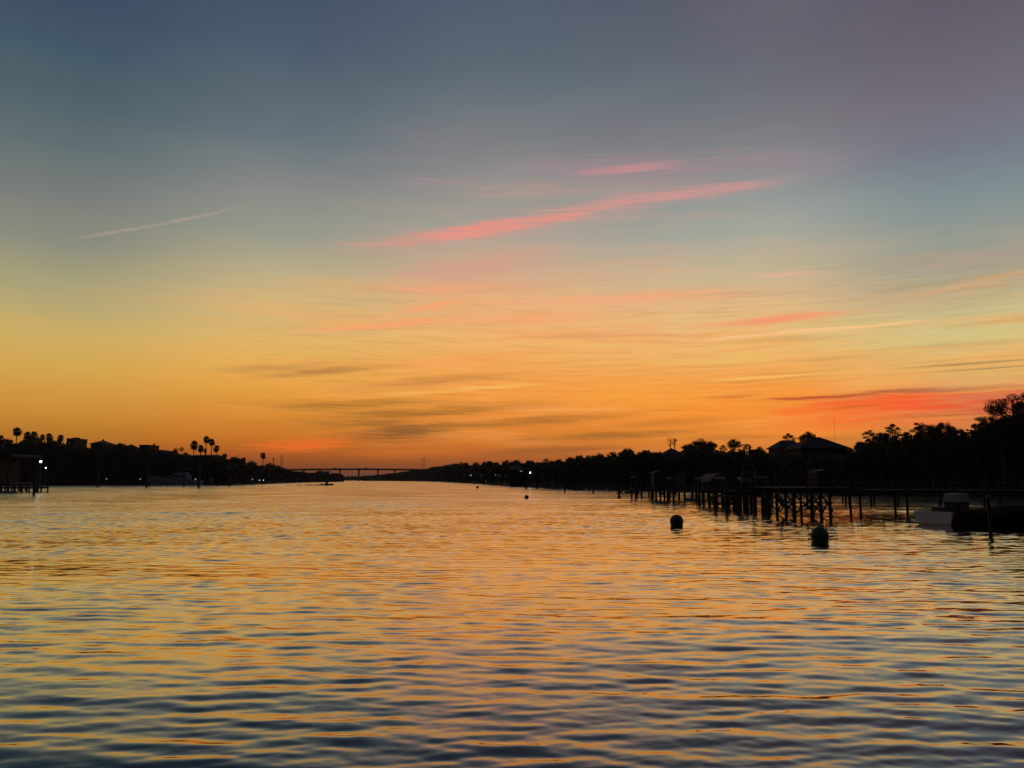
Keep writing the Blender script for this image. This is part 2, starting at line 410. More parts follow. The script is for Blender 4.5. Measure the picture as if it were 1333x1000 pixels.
M = dict(
    leaf=surf('leaf', (0.035, 0.045, 0.018), 0.75, 0.5, 2.0), needle=surf('needle', (0.030, 0.040, 0.018), 0.75, 0.5, 2.0),
    frond=surf('frond', (0.035, 0.045, 0.02), 0.7, 0.4, 2.0), bark=surf('bark', (0.07, 0.055, 0.042), 0.9, 0.4, 6.0, stretch=(1, 1, .2)),
    soil=surf('soil', (0.055, 0.05, 0.035), 0.95, 0.4, 0.2), seawall=surf('seawall', (0.022, 0.02, 0.018), 0.9, 0.3, 0.6),
    timber=surf('timber', (0.045, 0.036, 0.03), 0.85, 0.4, 4.0, stretch=(1, 1, .3)), deck=surf('deck', (0.06, 0.05, 0.042), 0.85, 0.3, 4.0),
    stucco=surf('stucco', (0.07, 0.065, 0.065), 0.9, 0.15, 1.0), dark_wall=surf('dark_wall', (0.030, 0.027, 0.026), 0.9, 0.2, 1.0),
    shingle=surf('shingle', (0.04, 0.037, 0.04), 0.85, 0.3, 3.0), tile=surf('roof_tile', (0.11, 0.06, 0.05), 0.85, 0.3, 3.0),
    metal_roof=surf('metal_roof', (0.020, 0.020, 0.026), 0.95, 0.15, 2.0), glass=surf('window_glass', (0.015, 0.017, 0.02), 0.12, 0.1, 1.0),
    white=surf('white_gelcoat', (0.80, 0.75, 0.72), 0.35, 0.06, 2.0), pale=surf('pale_paint', (0.24, 0.23, 0.23), 0.6, 0.12, 2.0),
    navy=surf('navy_canvas', (0.018, 0.021, 0.05), 0.8, 0.15, 4.0), black=surf('black_rubber', (0.022, 0.020, 0.020), 0.55, 0.2, 6.0),
    board=surf('weathered_board', (0.13, 0.125, 0.12), 0.9, 0.2, 3.0), tarp=surf('dark_tarpaulin', (0.010, 0.010, 0.011), 1.0, 0.2, 4.0), buoy=surf('buoy_plastic', (0.040, 0.030, 0.028), 0.6, 0.25, 5.0), steel=surf('galvanised_steel', (0.16, 0.16, 0.17), 0.5, 0.15, 5.0, 0.5),
    concrete=surf('concrete', (0.15, 0.13, 0.12), 0.9, 0.2, 0.3), hullgrey=surf('grey_gelcoat', (0.34, 0.33, 0.35), 0.4, 0.1, 2.0),
    lamp_w=glow('lamp_white', (1.0, 0.96, 0.88), 8), lamp_m=glow('lamp_warm', (1.0, 0.85, 0.62), 0.26), lamp_d=glow('lamp_dim', (0.95, 0.9, 0.8), 0.09),
    lamp_l=glow('lamp_strip', (1.0, 0.9, 0.75), 0.22), lamp_g=glow('lamp_bright', (1.0, 0.95, 0.85), 0.8),
)
M['tarp'].node_tree.nodes['Principled BSDF'].inputs['Specular IOR Level'].default_value = 0.12

# ------------------------------------------------------------------ mesh helpers
class MB:
    def __init__(self): self.v = []; self.f = []; self.mi = []
    def add(self, vs, fs, mi=0):
        o = len(self.v); self.v += [tuple(p) for p in vs]; self.f += [tuple(i + o for i in f) for f in fs]; self.mi += [mi] * len(fs); return self
    def box(self, x0, x1, y0, y1, z0, z1, mi=0):
        vs = [(x, y, z) for z in (z0, z1) for y in (y0, y1) for x in (x0, x1)]
        return self.add(vs, [(0, 2, 3, 1), (4, 5, 7, 6), (0, 1, 5, 4), (2, 6, 7, 3), (0, 4, 6, 2), (1, 3, 7, 5)], mi)
    def tube(self, pts, rads, n=8, mi=0, cap=True):
        pts = [Vector(p) for p in pts]
        if isinstance(rads, (int, float)): rads = [rads] * len(pts)
        vs = []; fs = []
        for i, p in enumerate(pts):
            d = (pts[min(i + 1, len(pts) - 1)] - pts[max(i - 1, 0)]).normalized()
            a = d.orthogonal().normalized() if abs(d.z) < 0.99 else Vector((1, 0, 0))
            a = (a - d * a.dot(d)).normalized(); b = d.cross(a)
            for k in range(n):
                t = 2 * math.pi * k / n
                vs.append(p + (a * math.cos(t) + b * math.sin(t)) * rads[i])
        for i in range(len(pts) - 1):
            for k in range(n):
                fs.append((i * n + k, i * n + (k + 1) % n, (i + 1) * n + (k + 1) % n, (i + 1) * n + k))
        if cap:
            fs.append(tuple(range(n - 1, -1, -1))); fs.append(tuple((len(pts) - 1) * n + k for k in range(n)))
        return self.add(vs, fs, mi)
    def lathe(self, prof, n=24, cx=0, cy=0, mi=0):
        vs = [(cx + r * math.cos(2 * math.pi * k / n), cy + r * math.sin(2 * math.pi * k / n), z) for r, z in prof for k in range(n)]
        fs = [(i * n + k, i * n + (k + 1) % n, (i + 1) * n + (k + 1) % n, (i + 1) * n + k) for i in range(len(prof) - 1) for k in range(n)]
        fs.append(tuple(range(n - 1, -1, -1))); fs.append(tuple((len(prof) - 1) * n + k for k in range(n)))
        return self.add(vs, fs, mi)
    def prism(self, outline, y0, y1, mi=0):
        "outline in x, z; extruded along y"
        n = len(outline)
        vs = [(x, y0, z) for x, z in outline] + [(x, y1, z) for x, z in outline]
        fs = [tuple(range(n)), tuple(range(2 * n - 1, n - 1, -1))] + [(i, i + n, (i + 1) % n + n, (i + 1) % n) for i in range(n)]
        return self.add(vs, fs, mi)
    def build(self, name, mats, parent=None, loc=(0, 0, 0), smooth=False):
        me = bpy.data.meshes.new(name); me.from_pydata(self.v, [], self.f)
        mats = mats if isinstance(mats, (list, tuple)) else [mats]
        for m in mats: me.materials.append(m)
        if len(mats) > 1: me.polygons.foreach_set("material_index", self.mi)
        if smooth: me.polygons.foreach_set("use_smooth", [True] * len(me.polygons))
        bm = bmesh.new(); bm.from_mesh(me); bmesh.ops.recalc_face_normals(bm, faces=bm.faces); bm.to_mesh(me); bm.free()
        o = bpy.data.objects.new(name, me); COL.objects.link(o); o.location = loc
        if parent: o.parent = parent
        return o

def thing(name, label, cat, loc, rz=0.0, group=None):
    o = bpy.data.objects.new(name, None); COL.objects.link(o)
    o.empty_display_size = 0.2; o.location = loc; o.rotation_euler = (0, 0, rz)
    return tag(o, label, cat, group)

def dup(root, loc, label, rz=None, scale=None):
    r = root.copy(); COL.objects.link(r); r.location = loc; r['label'] = label
    if rz is not None: r.rotation_euler = (0, 0, rz)
    if scale is not None: r.scale = scale
    for ch in list(root.children):
        c = ch.copy(); COL.objects.link(c); c.parent = r
        for g in list(ch.children):
            d = g.copy(); COL.objects.link(d); d.parent = c
    return r

def leaf_mesh(name, C, size, seed, mat, aspect=0.55, flat=0.0):
    "many small leaf sprays: centres C (n,3), length size (n,)"
    g = np.random.default_rng(seed)
    n = len(C)
    a = g.normal(size=(n, 3)); a[:, 2] *= (1 - flat); a /= np.linalg.norm(a, axis=1)[:, None]
    b = g.normal(size=(n, 3)); b -= a * (a * b).sum(1)[:, None]; b /= np.linalg.norm(b, axis=1)[:, None]
    nrm = np.cross(a, b)
    s = size[:, None] * 0.5
    bend = nrm * s * 0.35
    V = np.stack([C - a * s, C + b * s * aspect + bend, C + a * s, C - b * s * aspect + bend], 1).reshape(-1, 3).astype(np.float32)
    F = np.arange(4 * n, dtype=np.int32)
    me = bpy.data.meshes.new(name)
    me.vertices.add(4 * n); me.vertices.foreach_set("co", V.ravel())
    me.loops.add(4 * n); me.loops.foreach_set("vertex_index", F)
    me.polygons.add(n); me.polygons.foreach_set("loop_start", np.arange(0, 4 * n, 4, dtype=np.int32))
    me.update(calc_edges=True)
    me.materials.append(mat)
    return me

def link_mesh(name, me, parent=None):
    o = bpy.data.objects.new(name, me); COL.objects.link(o)
    if parent: o.parent = parent
    return o

def interp(tab, x):
    return float(np.interp(x, [t[0] for t in tab], [t[1] for t in tab]))

# ------------------------------------------------------------------ banks
LEFT_BANK = ((-700, 270), (-250, 300), (0, 314), (60, 318), (300, 330), (345, 420), (380, 545), (446, 830))     # photo column, distance of the water's edge
RIGHT_BANK = ((476, 1450), (520, 1250), (560, 1000), (600, 560), (640, 350), (680, 255), (720, 205), (800, 181), (900, 178), (1000, 158), (1100, 137), (1200, 126), (1333, 118), (1700, 85))
def bank_pt(tab, u):
    Y = interp(tab, u); return Vector(((u - 666.5) / F_PX * Y, Y, 0))
def build_bank(name, tab, sgn, rise):
    us = np.unique(np.concatenate([np.linspace(tab[0][0], tab[-1][0], 90), [t[0] for t in tab]]))
    offs = (0, 0.02, 0.6, 6, 18, 40, 80, 160, 320, 900)
    hs = (-1.0, 1.05, 1.15, 1.3, 1.3 + rise * .25, 1.3 + rise * .6, 1.3 + rise, 1.3 + rise, 1.3 + rise * .8, 1.0)
    g = random.Random(3)
    mb = MB(); vs = []
    for u in us:
        p = bank_pt(tab, u)
        d = Vector((sgn * 0.75, 0.66, 0)) if p.y < 700 else Vector((sgn, 0.1, 0))
        for o, h in zip(offs, hs):
            j = 0 if o < 1 else g.uniform(-.25, .25)
            vs.append((p.x + d.x * o, p.y + d.y * o, h + j))
    k = len(offs)
    fs = [(i * k + j, i * k + j + 1, (i + 1) * k + j + 1, (i + 1) * k + j) for i in range(len(us) - 1) for j in range(k - 1)]
    mb.add(vs, fs); 
    for idx, f in enumerate(fs): mb.mi[idx] = 1 if (idx % (k - 1)) < 2 else 0
    o = mb.build(name, [M['soil'], M['seawall']], smooth=False)
    tag(o, kind='structure')
build_bank('left_bank', LEFT_BANK, -1, 5.0)
build_bank('right_bank', RIGHT_BANK, 1, 1.6)
mb = MB()
x0 = (300 - 666.5) / F_PX * 1750; x1 = (760 - 666.5) / F_PX * 1750
xs = np.linspace(x0 - 900, x1 + 900, 40)
vs = [(x, 1750 + o, h) for x in xs for o, h in ((0, -1), (1, 0.8), (60, 2.0), (700, 3.0))]
mb.add(vs, [(i * 4 + j, i * 4 + j + 1, (i + 1) * 4 + j + 1, (i + 1) * 4 + j) for i in range(39) for j in range(3)])
tag(mb.build('far_bank', M['soil']), kind='structure')

def ground_z(Y, back):
    return 1.2

# skyline of the plants, photo column -> photo row of the top
RIGHT_TOP = ((470, 620.5), (480, 620.5), (500, 618), (515, 615.5), (535, 612.8), (555, 610.5), (572, 606.8), (590, 603.5), (607, 603), (615, 604), (635, 601), (650, 602), (660, 601), (690, 599.5), (720, 599.5), (740, 596.5), (760, 593.5), (780, 591), (800, 588.5),
             (820, 584.5), (845, 586.5), (870, 589), (888, 588), (900, 579), (925, 578), (940, 582), (985, 585), (1005, 589), (1092, 589), (1110, 583.5), (1122, 575.5), (1140, 565), (1150, 562), (1185, 564), (1195, 554), (1235, 553), (1248, 558), (1262, 560), (1275, 554), (1290, 544), (1302, 534), (1333, 530), (1500, 520))
LEFT_TOP = ((-250, 576), (-20, 576), (8, 576), (20, 579), (30, 569.5), (42, 566.5), (60, 568.5), (80, 570), (90, 576), (112, 578.5), (120, 580), (150, 578), (165, 578.5), (180, 580.5), (206, 584), (215, 588), (232, 587.5), (246, 594), (293, 595), (305, 596), (316, 598), (321, 604), (328, 602), (338, 606), (350, 605), (366, 610), (390, 614), (446, 617))
def thicket(name, bank, top, seed, dens, u0, u1, sgn, back, label, leafpx=2.6):
    g = np.random.default_rng(seed)
    n = dens
    u = g.uniform(u0, u1, n)
    Yb = np.interp(u, [t[0] for t in bank], [t[1] for t in bank])
    # clumps: quantise in u so foliage gathers into bushes of differing height
    cid = np.floor(u / 5.0 + 0.35 * np.sin(u)).astype(int)
    hv = np.random.default_rng(seed + 1).uniform(0.0, 1.0, 4000)[cid % 4000]
    vt = np.interp(u, [t[0] for t in top], [t[1] for t in top])
    Yd = Yb + 0.6 + g.uniform(0, 1, n) ** 1.3 * back * np.clip(Yb / 150, 0.6, 3)
    zt = CAM_H + (HORIZON - vt) / F_PX * Yd
    zt = 1.0 + (zt - 1.0) * (0.86 + 0.14 * hv)
    rnd = np.where(np.abs((u / 5.0) % 1 - .5) < .5, 1 - 0.35 * (2 * np.abs((u / 5.0 + 0.35 * np.sin(u)) % 1 - .5)) ** 2, 1)
    z = 0.35 + (zt * (0.88 + .12 * rnd) - 0.35) * g.uniform(0, 1, n) ** 0.8
    X = (u - 666.5) / F_PX * Yd
    inner = np.clip((zt * 0.93 - z) / np.maximum(zt * 0.25, .1), 0, 1)
    size = leafpx * Yd / F_PX * g.uniform(0.7, 1.4, n) * (1 + 1.7 * inner)
    me = leaf_mesh(name, np.stack([X, Yd, z], 1), size, seed, M['leaf'])
    o = link_mesh(name, me)
    tag(o, label, 'undergrowth', kind='stuff')
    return o
thicket('thicket', RIGHT_BANK, RIGHT_TOP, 11, 120000, 560, 1480, 1, 34, 'dense black thicket filling the right bank between its trees and houses')
thicket('far_wood', RIGHT_BANK, RIGHT_TOP, 12, 16000, 474, 566, 1, 30, 'distant dark wood along the right bank beside the end of the bridge', 2.2)
thicket('bank_scrub', LEFT_BANK, LEFT_TOP, 13, 60000, -60, 446, -1, 24, 'dark scrub and hedges between the houses of the left bank')
g_ = np.random.default_rng(4)
u_ = g_.uniform(380, 700, 9000); yd = 1760 + g_.uniform(0, 60, 9000)
hh = np.interp(u_, [380, 447, 462, 480, 500, 700], [9.5, 7.5, 8.8, 8.0, 9.5, 11]) + 1.4 * np.sin(u_ * .9) * np.sin(u_ * .31)
tag(link_mesh('far_treeline', leaf_mesh('far_treeline', np.stack([(u_ - 666.5) / F_PX * yd, yd, 0.8 + hh * g_.uniform(0, 1, 9000) ** .7], 1), g_.uniform(2.5, 5.5, 9000), 9, M['leaf'])),
    'low hazy treeline across the water under the bridge', 'treeline', kind='stuff')

# ------------------------------------------------------------------ trees
def clump_cloud(g, centres, radii, per, flat=0.8):
    C = []
    for c, r in zip(centres, radii):
        p = g.normal(size=(per, 3)); p /= np.linalg.norm(p, axis=1)[:, None]
        p *= (g.uniform(0.25, 1, per) ** 0.5)[:, None] * r
        p[:, 2] *= flat
        C.append(p + c)
    return np.concatenate(C)
def broadleaf_template(seed, fine=1):
    "crown about 2 wide, 0..1.75 high over its foot"
    g = np.random.default_rng(seed)
    n = 46
    th = g.uniform(0, 2 * math.pi, n); ph = np.arccos(g.uniform(-0.35, 1, n))
    rr = g.uniform(0.5, 0.86, n)
    lop = 1 + 0.16 * np.sin(th * 2 + seed) + 0.10 * np.sin(th * 3 + seed * 2)
    ce = np.stack([np.sin(ph) * np.cos(th) * rr * lop, np.sin(ph) * np.sin(th) * rr * lop, 0.85 + np.cos(ph) * rr * 0.88], 1)
    C = clump_cloud(g, ce, g.uniform(0.17, 0.34, n), 44 * fine)
    C = np.concatenate([C, clump_cloud(g, np.array([[0, 0, .8], [.2, 0, .55], [-.25, .1, .6]]), [0.6, .5, .5], 260)])
    me = leaf_mesh('crown', C, g.uniform(0.09, 0.17, len(C)) / (fine ** .5), seed, M['leaf'])
    tr = MB(); tr.tube([(0, 0, -.5), (0.02, 0, .1), (-.02, .02, .6)], [.085, .06, .045], 7)
    for k in range(5):
        a = k * 1.26 + seed; tr.tube([(0, 0, .1 + .06 * k), (.3 * math.cos(a), .3 * math.sin(a), .5 + .08 * k), (.55 * math.cos(a), .55 * math.sin(a), .8 + .1 * k)], [.04, .026, .012], 5)
    return me, tr
def pine_template(seed, fine=1, spread=1.0, gap=1.0):
    "loblolly habit: bare leaning trunk, tiers of flattened needle tufts with sky between; 2 wide, 0..2 high"
    g = np.random.default_rng(seed)
    tr = MB(); pts = [(0, 0, -1.0), (0.03, 0.02, 0.0), (-0.04, 0.0, 0.7), (0.02, -0.02, 1.3), (0.05, 0.0, 1.75)]
    tr.tube(pts, [.075, .06, .045, .03, .015], 7)
    ce, ra = [], []
    nb = 15
    for k in range(nb):
        z = 0.45 + 1.35 * k / nb + g.uniform(-.05, .05)
        a = k * 2.4 + seed
        ln = (0.92 - 0.62 * max(0, (z - 1.05)) ** 1.1 - 0.45 * max(0, .8 - z)) * g.uniform(0.65, 1.1) * spread
        e = np.array([ln * math.cos(a), ln * math.sin(a), z + 0.22 * ln + g.uniform(-.04, .04)])
        tr.tube([(0, 0, z - .1), tuple(e * np.array([.5, .5, 1]) + np.array([0, 0, -.07])), tuple(e)], [.022, .016, .008], 5)
        for q in range(4):
            f = (1.0, .78, .55, .9)[q]
            ce.append(e * np.array([f, f, 1]) + g.normal(size=3) * np.array([.10, .10, .03]) + np.array([0, 0, .02])); ra.append(g.uniform(.16, .27) * gap)
    ce.append(np.array([.04, 0, 1.86])); ra.append(.2); ce.append(np.array([-.1, .05, 1.74])); ra.append(.2)
    C = clump_cloud(g, np.array(ce), ra, 60 * fine, 0.62)
    me = leaf_mesh('crown', C, g.uniform(0.07, 0.14, len(C)) / (fine ** .5), seed, M['needle'], 0.34)
    return me, tr
def palm_template(seed):
    "cabbage palm: slim trunk, round head of drooping fan fronds; head radius 1 at the top of a unit trunk that ends at z = 0"
    g = random.Random(seed)
    mb = MB()
    for k in range(44):
        a = k * 2.39996 + g.uniform(-.2, .2); el = math.radians(-62 + 142 * (k / 43.0))
        d = Vector((math.cos(a) * math.cos(el), math.sin(a) * math.cos(el), math.sin(el)))
        side = Vector((-math.sin(a), math.cos(a), 0))
        up = side.cross(d) * -1
        L1 = g.uniform(.26, .56); tip = d * L1
        mb.tube([(0, 0, 0), tuple(tip)], [.022, .014], 4)
        for j in range(9):
            t = (j - 4) / 4.0
            w = d * math.cos(t * 1.25) + side * math.sin(t * 1.25)
            e1 = tip + w * .26; e2 = tip + w * .50 * g.uniform(.7, 1.3) + Vector((0, 0, -.10 - .08 * abs(t)))
            n = up * .02; q = (side * math.cos(t * 1.25) - d * math.sin(t * 1.25)) * .075
            mb.add([tip, e1 + q + n, e2, e1 - q + n], [(0, 1, 2, 3)])
    return mb
BROAD = [broadleaf_template(s) for s in (1, 2, 3, 4)]
BROAD_F = [broadleaf_template(s, 3) for s in (5, 6, 7)]
PINE = [pine_template(s) for s in (21, 22, 23)]
PINE_F = [pine_template(s, 4, 1.0, 1.0) for s in (31, 32)]
def crown_mesh(mb, name, mat):
    o = mb.build(name, mat); me = o.data; bpy.data.objects.remove(o); return me
TRUNKS = {id(t[0]): crown_mesh(t[1], 'trunk', M['bark']) for t in BROAD + BROAD_F + PINE + PINE_F}
PALM_HEADS = [crown_mesh(palm_template(s), 'fronds', M['frond']) for s in (1, 2, 3)]
TR = random.Random(8)
def tree(kind, u, vtop, wpx, Y, label, group, i=0, hk=None):
    tmpl, hmax, name, cat = {'b': (BROAD, 1.72, 'broadleaf_tree', 'tree'), 'B': (BROAD_F, 1.72, 'broadleaf_tree', 'tree'), 'p': (PINE, 2.0, 'pine_tree', 'tree'), 'P': (PINE_F, 2.0, 'pine_tree', 'tree')}[kind]
    me, _ = tmpl[i % len(tmpl)]
    top = at(u, vtop, Y)
    w = wpx / F_PX * Y / 2
    h = (w * 1.15 if kind in 'bB' else w * 1.15) if hk is None else hk * w
    base = top.z - hmax * h
    t = thing(name, label, cat, (top.x, Y, base), TR.uniform(0, 6.28), group)
    t.scale = (w, w, h)
    link_mesh('crown', me, t)
    tr = link_mesh('trunk', TRUNKS[id(me)], t)
    # a stem down to the ground
    mb = MB(); z0 = -(base - 0.6) / h
    low = -0.5 if kind in 'bB' else -1.0
    if z0 < low - .05:
        mb.tube([(0, 0, z0), (0.02, 0.01, (z0 + low) / 2), (0, 0, low + .02)], [.11, .10, .085], 7)
        mb.build('bole', M['bark'], tr)
    return t
GR = 'trees standing above the right bank'
RIGHT_TREES = (
    ('b', 571, 606.3, 13, 1000, 'small rounded crown at the far end of the right treeline, beside the pylon'),
    ('b', 589, 603.5, 17, 720, 'low rounded crown joined to the left of the broad far dome on the right bank'),
    ('b', 600, 602.0, 20, 640, 'broad dome of a tree, first large crown right of the far pylon'),
    ('b', 620, 601.5, 12, 520, 'small knob of a crown between two broad domes on the far right bank'),
    ('b', 634, 600.0, 20, 480, 'broad dome of a tree above the pair of small shore lamps'),
    ('b', 647, 601.5, 8, 450, 'tiny round crown just left of the thin gapped pine'),
    ('p', 660, 598.5, 9, 430, 'tiny flat topped pine with sky showing through its crown'),
    ('b', 672, 598.2, 13, 400, 'round crown directly left of the flat row above the lit eave'),
    ('b', 690, 598.6, 17, 370, 'flat topped crown above the lit eave of the shore house'),
    ('p', 711, 596.6, 10, 350, 'small pine with level top between the lit eave and the treeline rise'),
    ('b', 728, 598.0, 13, 340, 'low crown in the dip where the right treeline begins to climb'),
    ('b', 742, 594.6, 12, 330, 'small crown at the start of the climbing treeline'),
    ('b', 754, 592.0, 15, 320, 'round crown capping the first step of the climbing treeline'),
    ('p', 765, 592.4, 7, 310, 'narrow pine tuft right of the round crown on the first step'),
    ('b', 780, 590.2, 18, 300, 'sloping crown on the middle of the climbing treeline'),
    ('b', 797, 587.8, 16, 290, 'rounded crown on the upper part of the climbing treeline'),
    ('b', 818, 582.8, 22, 280, 'big rounded crown at the shoulder of the climbing treeline'),
    ('b', 843, 585.4, 18, 265, 'flat crown between the shoulder of the treeline and the bare tree'),
    ('b', 858, 587.6, 11, 255, 'low bush like crown just left of the bare tree and hut roof'),
    ('B', 911, 571.0, 30, 240, 'broad dark dome of an oak right of the hut roof'),
    ('b', 895, 577.0, 20, 238, 'lower left shoulder crown of the oak clump beside the hut roof'),
    ('B', 925, 574.0, 17, 236, 'lower right crown of the oak clump beside the hut roof'),
    ('p', 941, 579.0, 11, 230, 'small ragged pine left of the lollipop crown'),
    ('B', 955, 571.0, 18, 225, 'lollipop shaped round crown standing free between oak clump and big roof'),
    ('p', 972, 577.6, 15, 220, 'ragged low pine between the lollipop crown and the big hipped roof'),
    ('b', 988, 581.0, 17, 215, 'low crown at the left eave of the big hipped roof'),
    ('P', 1027, 564.0, 17, 222, 'small pine with sky through it behind the left slope of the big roof'),
    ('B', 1052, 561.5, 24, 220, 'flat umbrella crown directly behind the ridge of the big roof'),
    ('b', 1104, 582.5, 18, 150, 'low crown at the right eave of the big hipped roof'),
    ('B', 1119, 574.0, 18, 142, 'rounded crown rising right of the big roof below the square pine'),
    ('P', 1131, 560.0, 17, 136, 'short square topped pine left of the round one'),
    ('P', 1161, 551.5, 24, 134, 'round headed pine poking out of the treeline under the red cloud'),
    ('B', 1146, 562.5, 18, 133, 'low leafy crown between the square pine and the round headed pine'),
    ('P', 1180, 562.0, 20, 132, 'open ragged crown right of the round headed pine'),
    ('P', 1200, 549.8, 27, 131, 'left crown of the wide twin pine clump'),
    ('B', 1228, 548.8, 30, 130, 'right crown of the wide twin pine clump'),
    ('B', 1214, 553.0, 22, 132, 'middle crown filling the wide twin pine clump'),
    ('B', 1247, 557.5, 20, 128, 'sloping crown right of the twin pine clump'),
    ('P', 1264, 558.5, 18, 127, 'thin see through crown below the tall pine'),
    ('P', 1283, 541.0, 40, 124, 'ragged lower pine leaning left of the tallest one'),
    ('P', 1318, 511.5, 80, 121, 'tallest pine of the bank, open tiered crown with sky between its boughs'),
    ('B', 1338, 532.0, 60, 119, 'dark leafy crown below the tallest pine at the edge'),
    ('B', 1302, 545.0, 34, 118, 'dark leafy crown filling the foot of the tallest pine'),
)
for i, (k, u, v, w, Y, lab) in enumerate(RIGHT_TREES): tree(k, u, v, w, Y, lab, GR, i)

def palm(u, v, rpx, Y, zb, label, i):
    top = at(u, v, Y); r = rpx / F_PX * Y
    hz = top.z - r * 0.98
    t = thing('palm_tree', label, 'palm tree', (top.x, Y, zb), TR.uniform(0, 6), 'cabbage palms on the left bank')
    mb = MB(); h = hz - zb
    lean = TR.uniform(-.5, .5)
    mb.tube([(0, 0, -1), (lean * .4, 0, h * .4), (lean, 0, h * .8), (lean * .9, 0, h)], [.28, .22, .19, .2], 8)
    mb.build('trunk', M['bark'], t)
    f = link_mesh('fronds', PALM_HEADS[i % 3], t); f.location = (lean * .9, 0, h); q = TR.uniform(.88, 1.06); f.scale = (r * q, r * q, r * TR.uniform(1.02, 1.22)); f.rotation_euler = (TR.uniform(-.2, .2), TR.uniform(-.2, .2), TR.uniform(0, 6))
    return t
PALMS = (
    (23, 555.5, 6.6, 345, 6, 'tall lone palm standing highest above the left houses'),
    (2, 565.5, 6.5, 335, 6, 'palm half cut off at the left edge of the bank'),
    (35, 561.5, 5.8, 350, 6, 'loose headed palm just right of the tall lone palm'),
    (45, 561, 7.0, 348, 6, 'wide dense palm second right of the tall lone palm'),
    (56, 565, 4.2, 352, 6, 'small palm tuft left of the spiky palm pair by the flat roof'),
    (65, 563.5, 5.5, 350, 6, 'spiky palm tuft further from the flat roofed block'),
    (79, 565.3, 5.2, 350, 6, 'spiky palm tuft touching the left corner of the flat roofed block'),
    (253, 573.2, 6.6, 360, 6, 'leftmost palm of the five tall palms, with full shaggy head'),
    (263, 578.4, 5.6, 362, 6, 'low shaggy palm second from left among the five tall palms'),
    (270, 566.8, 5.4, 365, 6, 'tallest palm of the five tall palms'),
    (276.5, 570.4, 5.4, 360, 6, 'palm leaning its head against the tallest of the five'),
    (282, 578.8, 5.2, 358, 6, 'lowest right palm of the five tall palms'),
    (267.5, 584, 2.6, 356, 6, 'short young palm at the foot of the five tall palms'),
    (343, 588.3, 4.9, 470, 4, 'lone round headed palm near the bridge end'),
)
for i, p in enumerate(PALMS): palm(*p, i)
GL = 'leafy trees among the left houses'
for i, a in enumerate((
    ('b', 11, 570.5, 15, 338, 'round bush crown between the edge palm and the tall lone palm'),
    ('b', -8, 574, 24, 330, 'dark crown cut by the left edge of the picture'),
    ('b', 63, 574, 24, 345, 'leafy crown beneath the small palm tufts'),
    ('b', 38, 573, 18, 352, 'leafy crown beneath the loose and dense palms'),
    ('b', 157, 576.2, 9, 352, 'small crown right of the gabled house'),
    ('b', 170, 578.2, 14, 352, 'low crown between gabled house and square tower house'),
    ('b', 226, 585.2, 14, 350, 'low crown under the twin sprigs, left of the five tall palms'),
    ('p', 229, 583.5, 6, 352, 'thin sprig sticking up left of the other sprig'),
    ('p', 236.5, 582, 7, 352, 'thicker sprig nearest to the five tall palms'),
    ('b', 242, 588.5, 12, 352, 'low crown at the foot of the twin sprigs'),
    ('b', 292.5, 590.2, 8, 360, 'small ball crown just right of the five tall palms'),
    ('b', 305, 594, 15, 370, 'spreading low crown between ball crown and the notch'),
    ('b', 316.5, 595.2, 9, 370, 'upright crown at the edge of the notch in the left treeline'),
    ('b', 328.5, 599.2, 15, 410, 'squat dome alone between the notch and the lone round palm'),
    ('b', 351, 602.3, 15, 470, 'low crown under the lone round palm'),
    ('b', 362, 605.5, 12, 520, 'last low crown before the bridge deck appears'))):
    tree(*a, GL, i)

# bare tree and bare sapling by the hut
def bare_tree(u, vtop, vb, Y, label, spread, seed):
    g = random.Random(seed); top = at(u, vtop, Y); b = at(u, vb, Y)
    t = thing('bare_tree', label, 'tree', (top.x, Y, 1.2)); h = top.z - 1.2; z1 = b.z - 1.2
    mb = MB(); mb.tube([(0, 0, -.5), (.05, 0, z1), (-.05, 0, z1 + (h - z1) * .5), (0, 0, h)], [.2, .13, .09, .03], 6); mb.build('trunk', M['bark'], t)
    cm = MB(); C = []
    for k in range(9):
        a = g.uniform(0, 6.28); z = z1 + (h - z1) * (.25 + .08 * k); e = Vector((math.cos(a) * spread * g.uniform(.5, 1), math.sin(a) * spread * .6, z + g.uniform(.3, .7)))
        cm.tube([(0, 0, z), tuple((Vector((0, 0, z)) + e) / 2 - Vector((0, 0, .1))), tuple(e)], [.05, .04, .02], 4)
        C += [np.array(e) + np.random.default_rng(seed * 31 + k).normal(size=3) * .22 for _ in range(1)] * 1
    cm.build('twigs', M['bark'], t)
    gg = np.random.default_rng(seed); CC = np.concatenate([c + gg.normal(size=(14, 3)) * .2 for c in C])
    link_mesh('leaves', leaf_mesh('leaves', CC, gg.uniform(.15, .35, len(CC)), seed, M['leaf']), t)
bare_tree(872.5, 573.5, 585, 210, 'thin forked bare tree left of the hut roof, sky behind it', 0.75, 3)
bare_tree(878, 571.8, 584, 210, 'slim upright bare tree with a tufted tip over the hut roof', 0.35, 4)
# ------------------------------------------------------------------ houses
def add_windows(t, spots, y, w=1.0, h=1.5):
    for x, z in spots:
        mb = MB(); mb.box(x - w / 2 - .08, x + w / 2 + .08, y - .05, y + .02, z - h / 2 - .08, z + h / 2 + .08); fr = mb.build('window', M['stucco'], t)
        p = MB(); p.box(x - w / 2, x + w / 2, y - .075, y - .053, z - h / 2, z + h / 2); p.build('pane', M['glass'], fr)

